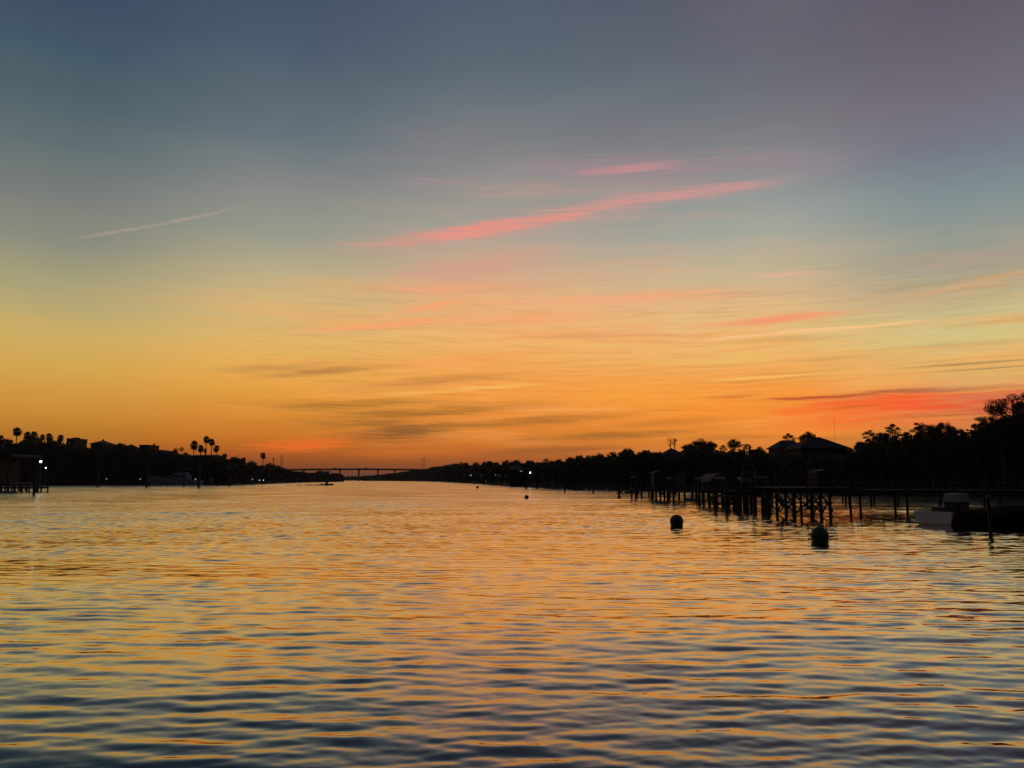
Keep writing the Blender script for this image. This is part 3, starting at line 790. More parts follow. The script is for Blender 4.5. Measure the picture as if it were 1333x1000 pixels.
def house(name, label, cat, u0, u1, v_eave, v_top, Y, kind, depth=9.0, zb=1.0, wall='dark_wall', roof='shingle', ridge=0.45, over=0.5, win=(), group=None):
    "u0..u1 the roof's width in the photo, v_eave / v_top the rows of its eave and ridge"
    far = Y + depth + over      # the side wall seen in perspective counts in the width
    a = at(u0, v_eave, far if u0 > 666 else Y); b = at(u1, v_eave, far if u1 < 666 else Y); top = at((u0 + u1) / 2, v_top, Y).z
    w = (b.x - a.x) / 2; cx = (a.x + b.x) / 2
    t = thing(name, label, cat, (cx, Y, zb), 0, group)
    ze = at((u0 + u1) / 2, v_eave, Y).z - zb; zt = top - zb; ww = w - over
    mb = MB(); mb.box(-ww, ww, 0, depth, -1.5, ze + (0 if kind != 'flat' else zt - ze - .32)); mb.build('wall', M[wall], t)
    r = MB()
    if kind == 'hip':
        rl = w * ridge; y0, y1, ym = -over, depth + over, depth / 2
        zq = ze + .003
        vs = [(-w, y0, zq), (w, y0, zq), (w, y1, zq), (-w, y1, zq), (-w, y0, zq + .18), (w, y0, zq + .18), (w, y1, zq + .18), (-w, y1, zq + .18), (-rl, ym, zt), (rl, ym, zt)]
        r.add(vs, [(3, 2, 1, 0), (0, 1, 5, 4), (1, 2, 6, 5), (2, 3, 7, 6), (3, 0, 4, 7), (4, 5, 9, 8), (6, 7, 8, 9), (5, 6, 9), (7, 4, 8)])
    elif kind == 'gable':      # gable end faces the water
        r.prism([(-w, ze + .003), (w, ze + .003), (w, ze + .2), (0, zt), (-w, ze + .2)], -over, depth + over)
    elif kind == 'side':       # ridge runs along the bank
        y0, y1, ym = -over, depth + over, depth / 2; zq = ze + .003
        vs = [(-w, y0, zq), (w, y0, zq), (w, y1, zq), (-w, y1, zq), (-w, y0, zq + .18), (w, y0, zq + .18), (w, y1, zq + .18), (-w, y1, zq + .18), (-w, ym, zt), (w, ym, zt)]
        r.add(vs, [(3, 2, 1, 0), (0, 1, 5, 4), (2, 3, 7, 6), (4, 5, 9, 8), (6, 7, 8, 9), (1, 2, 6, 9, 5), (3, 0, 4, 8, 7)])
    else:
        r.box(-w, w, -over, depth + over, zt - .318, zt)
    ro = r.build('roof', M[roof], t)
    add_windows(t, [(x * ww, z) for x, z in win], -.003)
    return t, ro, w, ze, zt

LH = 'houses on the left bank'
t, ro, w, ze, zt = house('flat_roofed_block', 'tall flat roofed block rising left of the gabled house', 'house', 86, 114.5, 575, 570.6, 352, 'flat', 11, 4, over=.2, win=((-.55, 4.5), (0, 4.5), (.5, 4.5), (-.55, 8.5), (.1, 8.5)), group=LH)
mb = MB(); mb.box(-.8, 1.6, 3, 5, zt + .003, zt + .5); mb.build('parapet_box', M['dark_wall'], ro)
t, ro, w, ze, zt = house('hipped_house', 'dark house with a peaked roof and small cupola beside the flat block', 'house', 116.5, 152, 578, 572.6, 350, 'hip', 12, 4, 'stucco', 'tile', 0.06, win=((-.5, 7.5), (0.1, 7.5), (.55, 7.5)), group=LH)
mb = MB(); mb.lathe([(.5, zt - .4), (.5, zt + .2), (.05, zt + .75)], 8, 0, 6); mb.build('cupola', M['tile'], ro)
house('long_roofed_house', 'long low roofed house between peaked house and square tower house', 'house', 150, 182, 583, 579.4, 358, 'side', 10, 4, 'stucco', 'tile', win=((-.4, 7), (.3, 7)), group=LH)
t, ro, w, ze, zt = house('tower_house', 'square flat topped house with a chimney stub near the middle of the left bank', 'house', 181, 208, 583, 579, 350, 'flat', 11, 4, 'dark_wall', over=.2, win=((-.5, 7), (.4, 7), (-.1, 10)), group=LH)
mb = MB(); mb.box(2.2, 2.9, 4, 4.7, zt + .003, zt + .7); mb.build('chimney', M['dark_wall'], ro)
house('lean_roofed_house', 'low house with pale sloping eave right of the square tower house', 'house', 205, 224, 590, 585.5, 344, 'gable', 9, 3, 'stucco', 'shingle', win=((0, 5.5),), group=LH)
house('long_villa', 'long level roofed house beneath the five tall palms', 'house', 246, 294, 594, 591.6, 346, 'hip', 12, 3, 'dark_wall', 'tile', .85, win=((-.7, 5), (-.3, 5), (.2, 5), (.6, 5)), group=LH)
house('shore_cottage', 'low cottage under the notch of the left treeline', 'house', 296, 322, 604, 600, 392, 'side', 9, 2, 'dark_wall', 'shingle', win=((-.3, 4),), group=LH)
house('point_house', 'small dark roofed house on the low left point before the bridge', 'house', 410, 432, 616.3, 613.4, 800, 'side', 9, 1, 'dark_wall', 'shingle', win=((0, 4),), group=LH)
house('bank_house', 'hipped house low on the bank under the lone round palm', 'house', 352, 378, 612, 609, 575, 'hip', 9, 1.5, 'dark_wall', 'shingle', .5, win=((-.3, 4), (.4, 4)), group=LH)
# open roof terrace whose posts let the sunset through, behind the palms at the left
a = at(-30, 587, 340); b = at(50, 577, 340)
t = thing('open_pavilion', 'open sided pavilion with posts, sunset showing through below its roof', 'pavilion', ((a.x + b.x) / 2, 340, 3))
w = (b.x - a.x) / 2
mb = MB(); mb.box(-w, w, 0, 7, -2, a.z - 3); mb.build('base_wall', M['dark_wall'], t)
mb = MB(); mb.box(-w - .4, w + .4, -.5, 7.5, b.z - 3 - .9, b.z - 3 - .1); mb.build('roof', M['shingle'], t)
for k in range(12):
    x = -w + .3 + (2 * w - .6) * k / 11
    mb = MB(); mb.box(x - .28, x + .28, .1, .6, a.z - 3 + .003, b.z - 3 - .903); mb.build('post', M['dark_wall'], t)
mb = MB()
for zz in (.9, .45): mb.box(-w, w, .15, .25, a.z - 3 + zz, a.z - 3 + zz + .14)
mb.build('railing', M['dark_wall'], t)

RH = 'houses on the right bank'
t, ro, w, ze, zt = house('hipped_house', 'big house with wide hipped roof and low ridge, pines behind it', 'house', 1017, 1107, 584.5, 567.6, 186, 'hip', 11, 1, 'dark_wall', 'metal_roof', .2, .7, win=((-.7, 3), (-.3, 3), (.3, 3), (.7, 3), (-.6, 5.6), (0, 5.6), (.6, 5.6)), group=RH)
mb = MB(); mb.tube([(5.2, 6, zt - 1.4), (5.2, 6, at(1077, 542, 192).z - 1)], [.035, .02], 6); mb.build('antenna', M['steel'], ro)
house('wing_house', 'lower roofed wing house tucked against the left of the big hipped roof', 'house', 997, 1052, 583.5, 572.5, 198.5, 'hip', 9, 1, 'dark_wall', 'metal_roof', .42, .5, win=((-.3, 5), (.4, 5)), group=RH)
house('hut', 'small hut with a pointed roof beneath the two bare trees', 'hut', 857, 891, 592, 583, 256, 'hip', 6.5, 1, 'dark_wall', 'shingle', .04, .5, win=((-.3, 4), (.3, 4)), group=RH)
t, ro, w, ze, zt = house('porch_house', 'house with three pale porch columns right of the hut', 'house', 897, 934, 597, 590, 240, 'side', 8, 1, 'dark_wall', 'shingle', over=.4, win=((-.5, 3), (.55, 3)), group=RH)
for x in (-.8, 1.2, 2.2):
    mb = MB(); mb.box(x - .16, x + .16, -2.0, -1.7, .0, ze - .02); mb.build('porch_column', M['pale'], t)
mb = MB(); mb.box(-w, w, -2.3, -.503, ze + .003, ze + .16); mb.build('porch_roof', M['shingle'], t)
t, ro, w, ze, zt = house('shore_house', 'shore house with a lit strip under its eave and a bright lamp', 'house', 662, 694, 612, 606.5, 256, 'side', 7, 1, 'dark_wall', 'shingle', win=((-.5, 2.5), (.2, 2.5)), group=RH)
p0 = at(677, 613.4, 255); p1 = at(688, 613.4, 255)
mb = MB(); mb.box(p0.x - t.location.x, p1.x - t.location.x, -.62, -.503, p0.z - 1 - .14, p0.z - 1 + .14); mb.build('light_strip', M['lamp_l'], t)

# ------------------------------------------------------------------ bridge, pylons
YB = 1450.0
t = thing('road_bridge', 'long level road bridge on tall piers crossing the far end of the river', 'bridge', (at(460, 625, YB).x, YB, 0))
x0 = at(340, 611, YB).x - t.location.x; x1 = at(600, 611, YB).x - t.location.x
zd = at(460, 610.6, YB).z
def arch(x): return zd - (x / 130.0) ** 2 * 1.1
mb = MB(); K = 24
for i in range(K):
    a = x0 + (x1 - x0) * i / K; b = x0 + (x1 - x0) * (i + 1) / K
    mb.add([(a, -5, arch(a) - 2.3), (b, -5, arch(b) - 2.3), (b, 5, arch(b) - 2.3), (a, 5, arch(a) - 2.3), (a, -5, arch(a)), (b, -5, arch(b)), (b, 5, arch(b)), (a, 5, arch(a))],
           [(0, 1, 2, 3), (4, 7, 6, 5), (0, 4, 5, 1), (3, 2, 6, 7)] + ([(0, 3, 7, 4)] if i == 0 else []) + ([(1, 5, 6, 2)] if i == K - 1 else []))
dk = mb.build('deck', M['concrete'], t)
mb = MB()
for i in range(K):
    a = x0 + (x1 - x0) * i / K; b = x0 + (x1 - x0) * (i + 1) / K
    mb.add([(a, -5.2, arch(a) - .2), (b, -5.2, arch(b) - .2), (b, -5.2, arch(b) + .9), (a, -5.2, arch(a) + .9), (a, -4.9, arch(a) - .2), (b, -4.9, arch(b) - .2), (b, -4.9, arch(b) + .9), (a, -4.9, arch(a) + .9)], [(0, 1, 2, 3), (4, 7, 6, 5), (2, 6, 7, 3), (0, 4, 5, 1)])
mb.build('parapet', M['concrete'], dk)
for u in (373, 395, 416.5, 442, 467, 492, 513.5, 535):
    x = at(u, 620, YB).x - t.location.x
    mb = MB(); mb.box(x - .95, x + .95, -3.2, 3.2, -2, arch(x) - 3.25); mb.box(x - 1.5, x + 1.5, -4.5, 4.5, arch(x) - 3.247, arch(x) - 2.303)
    mb.build('pier', M['concrete'], t)
def vehicle(u, L, H, label, cat, name):
    x = at(u, 611, YB).x; z = arch(x - t.location.x)
    c = thing(name, label, cat, (x, YB - 2.5, z))
    mb = MB(); mb.prism([(-L / 2, .5), (L / 2, .5), (L / 2, 1.3), (L * .3, 1.35), (L * .18, H), (-L * .42, H), (-L / 2, 1.3)], -.95, .95); mb.build('body', M['hullgrey'], c)
    for s in (-.32, .32):
        w = MB(); w.prism([(s * L + .36 * math.cos(q * .524), .37 + .36 * math.sin(q * .524)) for q in range(12)], -1.0, 1.0); w.build('wheels', M['black'], c)
vehicle(436, 5.4, 2.4, 'dark vehicle crossing the bridge nearer the left bank', 'vehicle', 'pickup_van')
vehicle(477, 6.5, 2.5, 'dark vehicle crossing the bridge past mid span', 'vehicle', 'delivery_van')

def pylon(u, vt, Y, gap, label):
    p = at(u, vt, Y); t = thing('lattice_pylon', label, 'pylon', (p.x, Y, 0)); mb = MB(); g = gap / F_PX * Y / 2
    for s in (-1, 1): mb.tube([(s * g, 0, 0), (s * g, 0, p.z)], .42, 6)
    mb.build('mast', M['steel'], t)
    mb = MB(); n = 7
    for k in range(n):
        a, b = p.z * k / n, p.z * (k + 1) / n
        mb.tube([(-g, 0, a), (g, 0, b)], .14, 4); mb.tube([(-g, 0, b), (g, 0, b)], .14, 4)
    mb.build('lattice', M['steel'], t)
pylon(367, 592.5, 1550, 2.4, 'twin legged pylon at the left end of the bridge')
pylon(551, 596, 1560, 2.8, 'twin legged pylon at the right end of the bridge')
def pole(u, vt, Y, r, label, name='flag_pole', cat='pole'):
    p = at(u, vt, Y); mb = MB(); mb.tube([(0, 0, 0), (0, 0, p.z - 1.4)], [r, r * .7], 7); mb.lathe([(r * 1.4, p.z - 1.397), (r * 1.6, p.z - 1.2), (.02, p.z - 1.05)], 8)
    o = mb.build(name, M['steel'], loc=(p.x, Y, 1.2)); tag(o, label, cat)
pole(356, 596, 500, .38, 'short mast rising from the low crowns left of the bridge')
pole(309.5, 592.5, 372, .18, 'thin pole above the spreading low crown')

# ------------------------------------------------------------------ lamps
def lamp(u, v, Y, mat, r, label, style='post', name='dock_lamp'):
    if mat is not M['lamp_w']: r *= 0.75
    p = at(u, v, Y); zb = 1.2 if style == 'post' else p.z - .8
    t = thing(name, label, 'lamp', (p.x, Y, zb), 0, 'lit lamps along the banks'); h = p.z - zb
    mb = MB(); mb.tube([(0, .15, -.6), (0, .15, h + r * .4), (0, 0, h + r * 1.3)], [.07, .05, .05], 6); mb.build('post', M['steel'], t)
    mb = MB(); mb.lathe([(r * .25, h - r), (r * .8, h - r * .6), (r, h), (r * .8, h + r * .6), (r * .25, h + r)], 12); mb.build('globe', mat, t, smooth=True)
    mb = MB(); mb.lathe([(r * 1.05, h + r * 1.03), (r * .3, h + r * 1.5)], 10); mb.build('cap', M['steel'], t)
lamp(53, 601, 148, M['lamp_w'], .20, 'brightest white lamp at the corner of the left boathouse')
lamp(59.5, 609.3, 151, M['lamp_w'], .095, 'smaller white lamp below and right of the brightest one')
lamp(111, 584.3, 349.5, M['lamp_m'], .55, 'lit lamp at the right edge of the flat roofed block', 'wall', 'wall_lamp')
lamp(90, 576.3, 349, M['lamp_d'], .45, 'dim lamp high on the flat roofed block', 'wall', 'wall_lamp')
lamp(148, 587.5, 347, M['lamp_d'], .45, 'dim lamp on the wall of the peaked house', 'wall', 'wall_lamp')
lamp(138.5, 623.5, 316, M['lamp_m'], .36, 'shore lamp left of the sport yacht, farther from it')
lamp(182.5, 623.8, 316, M['lamp_m'], .36, 'shore lamp just left of the sport yacht')
lamp(254.5, 624, 318, M['lamp_m'], .42, 'shore lamp at the right end of the sport yacht')
lamp(342.5, 613, 425, M['lamp_d'], .45, 'dim lamp up the bank under the lone round palm')
lamp(328.5, 624, 380, M['lamp_m'], .42, 'shore lamp left of the close pair before the bridge')
lamp(337.7, 625.3, 395, M['lamp_g'], .36, 'left one of the close pair of shore lamps')
lamp(342.8, 625.3, 405, M['lamp_g'], .36, 'right one of the close pair of shore lamps')
lamp(430, 616, 796, M['lamp_m'], .8, 'pale lamp at the tip of the low left point')
lamp(690, 615.5, 239, M['lamp_w'], .21, 'bright white lamp at the end of the lit eave')
lamp(613, 618.8, 480, M['lamp_g'], .38, 'shore lamp highest of the three small ones on the far right bank')
lamp(606, 622.5, 560, M['lamp_m'], .5, 'upper of two stacked shore lamps on the far right bank')
lamp(606.3, 626, 555, M['lamp_d'], .45, 'lower of two stacked shore lamps on the far right bank')
lamp(632.5, 626.5, 362, M['lamp_d'], .32, 'dim lamp near the waterline left of the bright eave lamp')
lamp(645, 618.5, 334, M['lamp_m'], .26, 'left of a close pair of small house lamps on the far right bank')
lamp(650, 619.2, 323, M['lamp_d'], .34, 'right of a close pair of small house lamps on the far right bank')
lamp(627, 619, 400, M['lamp_d'], .34, 'faint lamp left of the close pair of house lamps')
lamp(746, 633.5, 175, M['lamp_d'], .14, 'faint lamp on the long low dock of the right bank')

# ------------------------------------------------------------------ docks
PR = random.Random(12)
def piling(mb, x, y, z1, r=.14, z0=-1.2):
    l = PR.uniform(-.03, .03); mb.tube([(x, y, z0), (x + l, y, z1)], [r, r * .93], 9)
def dock(name, label, cat, u0, u1, Y, z_deck, width, step, group=None, rail=False, tall=None, r=.13):
    a = at(u0, 625, Y).x; b = at(u1, 625, Y).x; cx = (a + b) / 2; w = (b - a) / 2
    t = thing(name, label, cat, (cx, Y, 0), 0, group)
    mb = MB(); n = int(2 * w / .155)
    for k in range(n): x = -w + .155 * k; mb.box(x, x + .14, 0, width, z_deck - .04, z_deck)
    mb.build('decking', M['deck'], t)
    for y in (.08, width / 2, width - .16):
        mb = MB(); mb.box(-w, w, y, y + .08, z_deck - .30, z_deck - .043); mb.build('beam', M['timber'], t)
    k = int(2 * w / step) + 1
    for i in range(k):
        x = -w + .2 + (2 * w - .4) * i / max(1, k - 1)
        for y in (-.16, width + .16):
            p = MB(); top = z_deck + (tall if tall else .5) + PR.uniform(-.1, .1); piling(p, x + PR.uniform(-.1, .1), y, top, r); p.build('piling', M['timber'], t)
    if rail:
        mb = MB()
        for y in (.02, width - .1):
            for i in range(int(2 * w / 1.8) + 1):
                x = -w + .1 + 1.8 * i; mb.box(x, x + .09, y, y + .08, z_deck + .003, z_deck + 1.0)
            mb.box(-w, w, y - .02, y + .11, z_deck + 1.003, z_deck + 1.05); mb.box(-w, w, y + .02, y + .06, z_deck + .5, z_deck + .59)
        mb.build('handrail', M['timber'], t)
    return t
RD = 'timber docks along the right bank'
dock('low_dock', 'long low dock on short pilings, farthest on the right bank', 'dock', 684, 742, 188, .9, 2.2, 2.6, RD)
dock('low_dock', 'low dock with a faint lamp, second farthest on the right bank', 'dock', 742, 806, 168, .9, 2.2, 2.6, RD)
dock('boat_dock', 'low dock with dark skiffs moored before the climbing treeline', 'dock', 806, 836, 128, .8, 2.2, 2.2, RD)
dock('boat_dock', 'tall piled dock left of the pale signboard', 'dock', 833, 852, 100, 1.0, 3.0, 1.3, RD, tall=1.3)
dock('boat_dock', 'long piled dock carrying the pale signboard', 'dock', 850, 930, 88, 1.25, 2.4, 1.5, RD)
dock('boat_dock', 'dock under the blue canopy', 'dock', 918, 962, 68, 1.3, 3.0, 1.25, RD, tall=.8)
dock('boat_dock', 'close set dock end on thick pilings beside the pale locker', 'dock', 954, 996, 57, 1.35, 2.6, .62, RD, tall=.5, r=.14)
# braced pier: bents with crossed timbers
def braced_pier():
    Y = 49.0
    a = at(998, 640, Y).x; b = at(1092, 640, Y).x
    t = thing('braced_pier', 'pier on tall cross braced pilings right of the close set dock', 'pier', ((a + b) / 2, Y, 0), 0, RD)
    cx = (a + b) / 2; zd = 1.72
    mb = MB(); n = int((b - a) / .155)
    for k in range(n): x = a - cx + .155 * k; mb.box(x, x + .14, -2.2, 3.4, zd - .04, zd)
    mb.build('decking', M['deck'], t)
    for y in (-2.1, 0.55, 3.2):
        mb = MB(); mb.box(a - cx, b - cx, y, y + .1, zd - .34, zd - .043); mb.build('beam', M['timber'], t)
    pl = []
    for u, vb in ((1012, 668), (1023.5, 668), (1035, 672), (1058, 672.5), (1069.5, 671), (1081.5, 670)):
        d = CAM_H / ((vb - HORIZON) / F_PX); p = at(u, vb, d); x = p.x - cx; y = p.y - Y; pl.append((x, y))
        q = MB(); piling(q, x, y, zd - .043, .105); q.build('piling', M['timber'], t)
        q = MB(); piling(q, x + .15, y + 3.6 + PR.uniform(-.2, .2), zd - .043, .09); q.build('piling', M['timber'], t)
    for i in range(len(pl) - 1):
        (xa, ya), (xb, yb) = pl[i], pl[i + 1]
        q = MB(); q.tube([(xa, ya - .2, .25), (xb, yb - .2, 1.2)], .055, 5); q.tube([(xa, ya - .32, 1.2), (xb, yb - .32, .25)], .055, 5); q.build('cross_brace', M['timber'], t)
    for x, y in pl[::2]:
        q = MB(); q.tube([(x, y + .1, .2), (x + .15, y + 3.4, 1.3)], .055, 5); q.tube([(x + .12, y + .1, 1.3), (x + .25, y + 3.4, .2)], .055, 5); q.build('cross_brace', M['timber'], t)
    q = MB(); q.tube([(a - cx + .1, -2.0, 1.05), (pl[0][0] - .6, -1.0, .55), (pl[0][0], pl[0][1], .98)], .07, 6); q.build('strut', M['timber'], t)
    for y in (-2.15, 3.3):
        mb = MB()
        for i in range(int((b - a) / 1.6) + 1):
            x = a - cx + .1 + 1.6 * i; mb.box(x, x + .09, y, y + .09, zd + .003, zd + .95)
        mb.box(a - cx, b - cx, y - .02, y + .12, zd + .953, zd + 1.0); mb.box(a - cx, b - cx, y + .02, y + .06, zd + .45, zd + .55)
        mb.build('handrail', M['timber'], t)
braced_pier()
# long walkway to the right with paired pilings
def walkway():
    Y = 52.0; a = at(1093, 640, Y).x; b = at(1420, 640, Y).x; cx = (a + b) / 2; zd = 1.52
    t = thing('long_walkway', 'long straight walkway on paired pilings in front of the right trees', 'pier', (cx, Y, 0), 0, RD)
    mb = MB(); n = int((b - a) / .155)
    for k in range(n): x = a - cx + .155 * k; mb.box(x, x + .14, 0, 1.9, zd - .04, zd)
    mb.build('decking', M['deck'], t)
    for y in (.05, .9, 1.75):
        mb = MB(); mb.box(a - cx, b - cx, y, y + .1, zd - .4, zd - .043); mb.build('beam', M['timber'], t)
    for u in (1120.5, 1181, 1242, 1302, 1362):
        x = at(u, 640, Y).x - cx
        for dx, y in ((-.17, -.2), (.17, 2.1)):
            q = MB(); piling(q, x + dx, y, 2.1, .085); q.build('piling', M['timber'], t)
        q = MB(); q.box(x - .42, x + .42, -.42, -.34, 1.98, 2.1); q.build('cap_board', M['board'], t)
    mb = MB()
    for i in range(int((b - a) / 1.8) + 1):
        x = a - cx + .05 + 1.8 * i; mb.box(x, x + .09, 1.75, 1.84, zd + .003, zd + 1.0)
    mb.box(a - cx, b - cx, 1.73, 1.87, zd + 1.003, zd + 1.06); mb.box(a - cx, b - cx, 1.77, 1.82, zd + .5, zd + .6)
    mb.build('handrail', M['timber'], t)
walkway()
# loose mooring piles standing in the water
def mooring(u, vb, vt, r, label, grp='single mooring piles in the river'):
    Y = CAM_H / ((vb - HORIZON) / F_PX); p = at(u, vt, Y)
    t = thing('mooring_pile', label, 'mooring pile', (p.x, Y, 0), 0, grp)
    mb = MB(); mb.tube([(0, 0, -1.5), (0.02, 0, p.z * .6), (-.02, 0, p.z)], [r, r * .97, r * .92], 10); mb.build('shaft', M['timber'], t)
    mb = MB(); mb.lathe([(r * 1.02, p.z + .003), (r * .9, p.z + .06), (.02, p.z + .16)], 10); mb.build('cap', M['black'], t)
for a in ((1286, 692, 648, .085, 'stout pile at the bow of the console boat, long dark reflection'),
          (1100, 655, 638, .10, 'thin pile behind the walkway, left of its first pair'), (1104.5, 654, 638, .10, 'thin pile behind the walkway, touching the first pair'),
          (1096, 652, 638, .10, 'thinnest pile at the end of the braced pier'), (1133, 656, 638, .11, 'left thin pile just right of the first walkway pair'), (1137, 655, 638, .11, 'right thin pile just right of the first walkway pair'),
          (1168, 656, 638, .11, 'thin pile left of the second walkway pair'), (1050, 656, 636, .11, 'thin pile seen through the middle of the braced pier'),
          (1004, 657, 636, .11, 'thin pile between the close set dock and the braced pier'),
          (192.5, 634, 605, .34, 'tall pile at the left end of the sport yacht'), (260, 634.2, 601, .36, 'tall pile at the right end of the sport yacht'),
          (299.5, 633, 617, .30, 'short pile between the yacht and the close pair of shore lamps'), (128.5, 633.8, 612, .3, 'pile on the left shore far left of the yacht'),
          (240, 633.2, 616, .26, 'short pile in front of the sport yacht hull'), (285, 632.6, 619, .24, 'shortest pile right of the yacht'),
          (51, 640, 612, .17, 'pile carrying nothing beside the left boathouse'), (46, 644, 614, .17, 'front corner pile of the left boathouse dock'),
          (905.5, 650.5, 631, .12, 'thin leaning pile left of the blue canopy dock'), (914, 652.5, 630, .13, 'first of two piles left of the blue canopy'), (922.5, 655, 629, .13, 'second of two piles left of the blue canopy'),
          (932, 657.5, 630, .14, 'pile under the left half of the blue canopy'), (947.5, 660.5, 630, .15, 'pile under the right end of the blue canopy'), (962, 664.5, 627, .15, 'stout pile at the left corner of the close set dock'), (999, 666, 630, .12, 'pile at the right corner of the close set dock'),
          (735, 640.5, 628, .14, 'pile in front of the low dock with a faint lamp'), (772, 641.5, 629, .14, 'lone pile at the right part of the low lamp dock'), (805.5, 645, 632, .15, 'pile standing right behind the small third buoy')):
    mooring(*a)

# signboard, canopy and locker on the docks
p0 = at(877.5, 631, 88); p1 = at(891, 615.8, 88)
t = thing('signboard', 'blank pale square board on the long piled dock', 'signboard', ((p0.x + p1.x) / 2, 87.6, 1.25)); w = (p1.x - p0.x) / 2
mb = MB(); mb.box(-w, w, -.03, .03, .35, p1.z - 1.25); mb.build('panel', M['board'], t)
for s in (-1, 1):
    mb = MB(); mb.box(s * w * .8 - .05, s * w * .8 + .05, .033, .13, 0, p1.z - 1.2); mb.build('post', M['timber'], t)
p0 = at(925, 628, 68.5); p1 = at(957, 616.5, 68.5)
t = thing('boat_canopy', 'navy fabric canopy over a boat lift on its dock', 'canopy', ((p0.x + p1.x) / 2, 69, 1.3)); w = (p1.x - p0.x) / 2; z0 = p0.z - 1.3; z1 = p1.z - 1.3
mb = MB(); mb.prism([(-w, z0), (-w * .96, z0 + .35), (-w * .6, z1 - .08), (0, z1), (w * .6, z1 - .08), (w * .96, z0 + .35), (w, z0)], -.6, 3.4); mb.build('cover', M['navy'], t)
for s in (-1, 1):
    for y in (0, 2.8):
        mb = MB(); mb.tube([(s * w * .9, y, 0), (s * w * .9, y, z0 - .003)], .05, 6); mb.build('post', M['steel'], t)
p0 = at(964.5, 628.2, 57.2); p1 = at(985.5, 621.3, 57.2)
t = thing('dock_locker', 'pale grey locker box on the close set dock', 'locker', ((p0.x + p1.x) / 2, 57.3, 1.35)); w = (p1.x - p0.x) / 2; h = p1.z - p0.z
mb = MB(); mb.box(-w * .95, w * .95, 0, .7, p0.z - 1.35 + .0, p0.z - 1.35 + h * .72); mb.build('chest', M['pale'], t)
mb = MB(); mb.prism([(-w, p0.z - 1.35 + h * .723), (w, p0.z - 1.35 + h * .723), (w, p0.z - 1.35 + h * .9), (w * .9, p0.z - 1.35 + h), (-w * .9, p0.z - 1.35 + h), (-w, p0.z - 1.35 + h * .9)], -.04, .74); mb.build('lid', M['pale'], t)
mb = MB()
for s in (-.7, .7): mb.box(s * w - .05, s * w + .05, .1, .6, .003, p0.z - 1.353)
mb.build('stand', M['timber'], t)
p0 = at(966, 616.5, 58.5); p1 = at(983, 605.5, 58.5)
t = thing('lift_canopy', 'small bare frame of a boat lift canopy above the locker', 'canopy frame', ((p0.x + p1.x) / 2, 58.5, 1.35)); w = (p1.x - p0.x) / 2
mb = MB()
for s in (-1, 1): mb.tube([(s * w, 0, 0), (s * w, 0, p0.z - 1.35), (s * w * .7, 0, p1.z - 1.35)], .04, 5)
mb.build('post', M['steel'], t)
mb = MB(); mb.tube([(-w * .7, 0, p1.z - 1.35), (w * .7, 0, p1.z - 1.35)], .04, 5); mb.tube([(-w, 0, p0.z - 1.35), (w, 0, p0.z - 1.35)], .04, 5); mb.build('rail', M['steel'], t)

# clutter of the working docks
def platform(u0, u1, vb, zt, dep, label):
    Y = CAM_H / ((vb - HORIZON) / F_PX); a = at(u0, vb, Y).x; b = at(u1, vb, Y).x
    t = thing('floating_platform', label, 'platform', ((a + b) / 2, Y, 0), 0, 'floating platforms by the right docks'); w = (b - a) / 2
    mb = MB()
    for k in range(int(2 * w / .16)): mb.box(-w + .16 * k, -w + .16 * k + .145, 0, dep, zt - .05, zt)
    mb.build('decking', M['deck'], t)
    for x in (-w * .65, w * .65):
        mb = MB(); mb.tube([(x, .05, zt - .28), (x, dep - .05, zt - .28)], .21, 9); mb.build('float', M['black'], t)
platform(927, 958, 653, .55, 2.4, 'low floating platform under the blue canopy')
platform(858, 884, 645.5, .6, 2.6, 'low floating platform under the pale signboard')
platform(760, 800, 640.5, .7, 3.0, 'long floating platform at the low lamp dock')
platform(704, 738, 638.5, .8, 3.0, 'farthest floating platform beside the farthest dock')
def davit(u, vb, vt, label):
    Y = CAM_H / ((vb - HORIZON) / F_PX); p = at(u, vt, Y); h = p.z
    t = thing('boat_lift', label, 'boat lift', (p.x, Y, 0), 0, 'boat lifts on the right docks')
    for x in (-1.5, 1.5):
        for y in (0, 3.0):
            mb = MB(); mb.tube([(x, y, -1.2), (x, y, h)], .12, 8); mb.build('piling', M['timber'], t)
    for x in (-1.5, 1.5):
        mb = MB(); mb.box(x - .09, x + .09, -.25, 3.25, h + .003, h + .22); mb.build('top_beam', M['timber'], t)
    for y in (.2, 2.8):
        mb = MB(); mb.box(-1.6, 1.6, y - .06, y + .06, h * .42, h * .42 + .14); mb.build('cradle_beam', M['steel'], t)
    for x in (-1.5, 1.5):
        mb = MB(); mb.tube([(x * .97, .2, h * .42 + .143), (x * .97, .2, h)], .018, 5); mb.build('cable', M['steel'], t)
davit(843, 648, 622, 'boat lift on four piles at the tall piled dock')
davit(972, 664, 624, 'boat lift on four piles in front of the pale locker')
davit(896, 653, 624, 'boat lift on four piles right of the pale signboard')
def shed(u0, u1, vt, Y, zb, label):
    a = at(u0, vt, Y); b = at(u1, vt, Y); w = (b.x - a.x) / 2
    t = thing('dock_shed', label, 'shed', ((a.x + b.x) / 2, Y, zb)); h = a.z - zb
    mb = MB(); mb.box(-w * .9, w * .9, 0, 1.8, .003, h * .78); mb.build('wall', M['dark_wall'], t)
    mb = MB(); mb.prism([(-w, h * .783), (w, h * .783), (w, h * .84), (0, h), (-w, h * .84)], -.15, 1.95); mb.build('roof', M['shingle'], t)
shed(850, 869, 612, 89, 1.25, 'small dark gabled shed on the long piled dock left of the signboard')
shed(1062, 1086, 611, 50.5, 1.72, 'small dark shed on the right part of the braced pier')

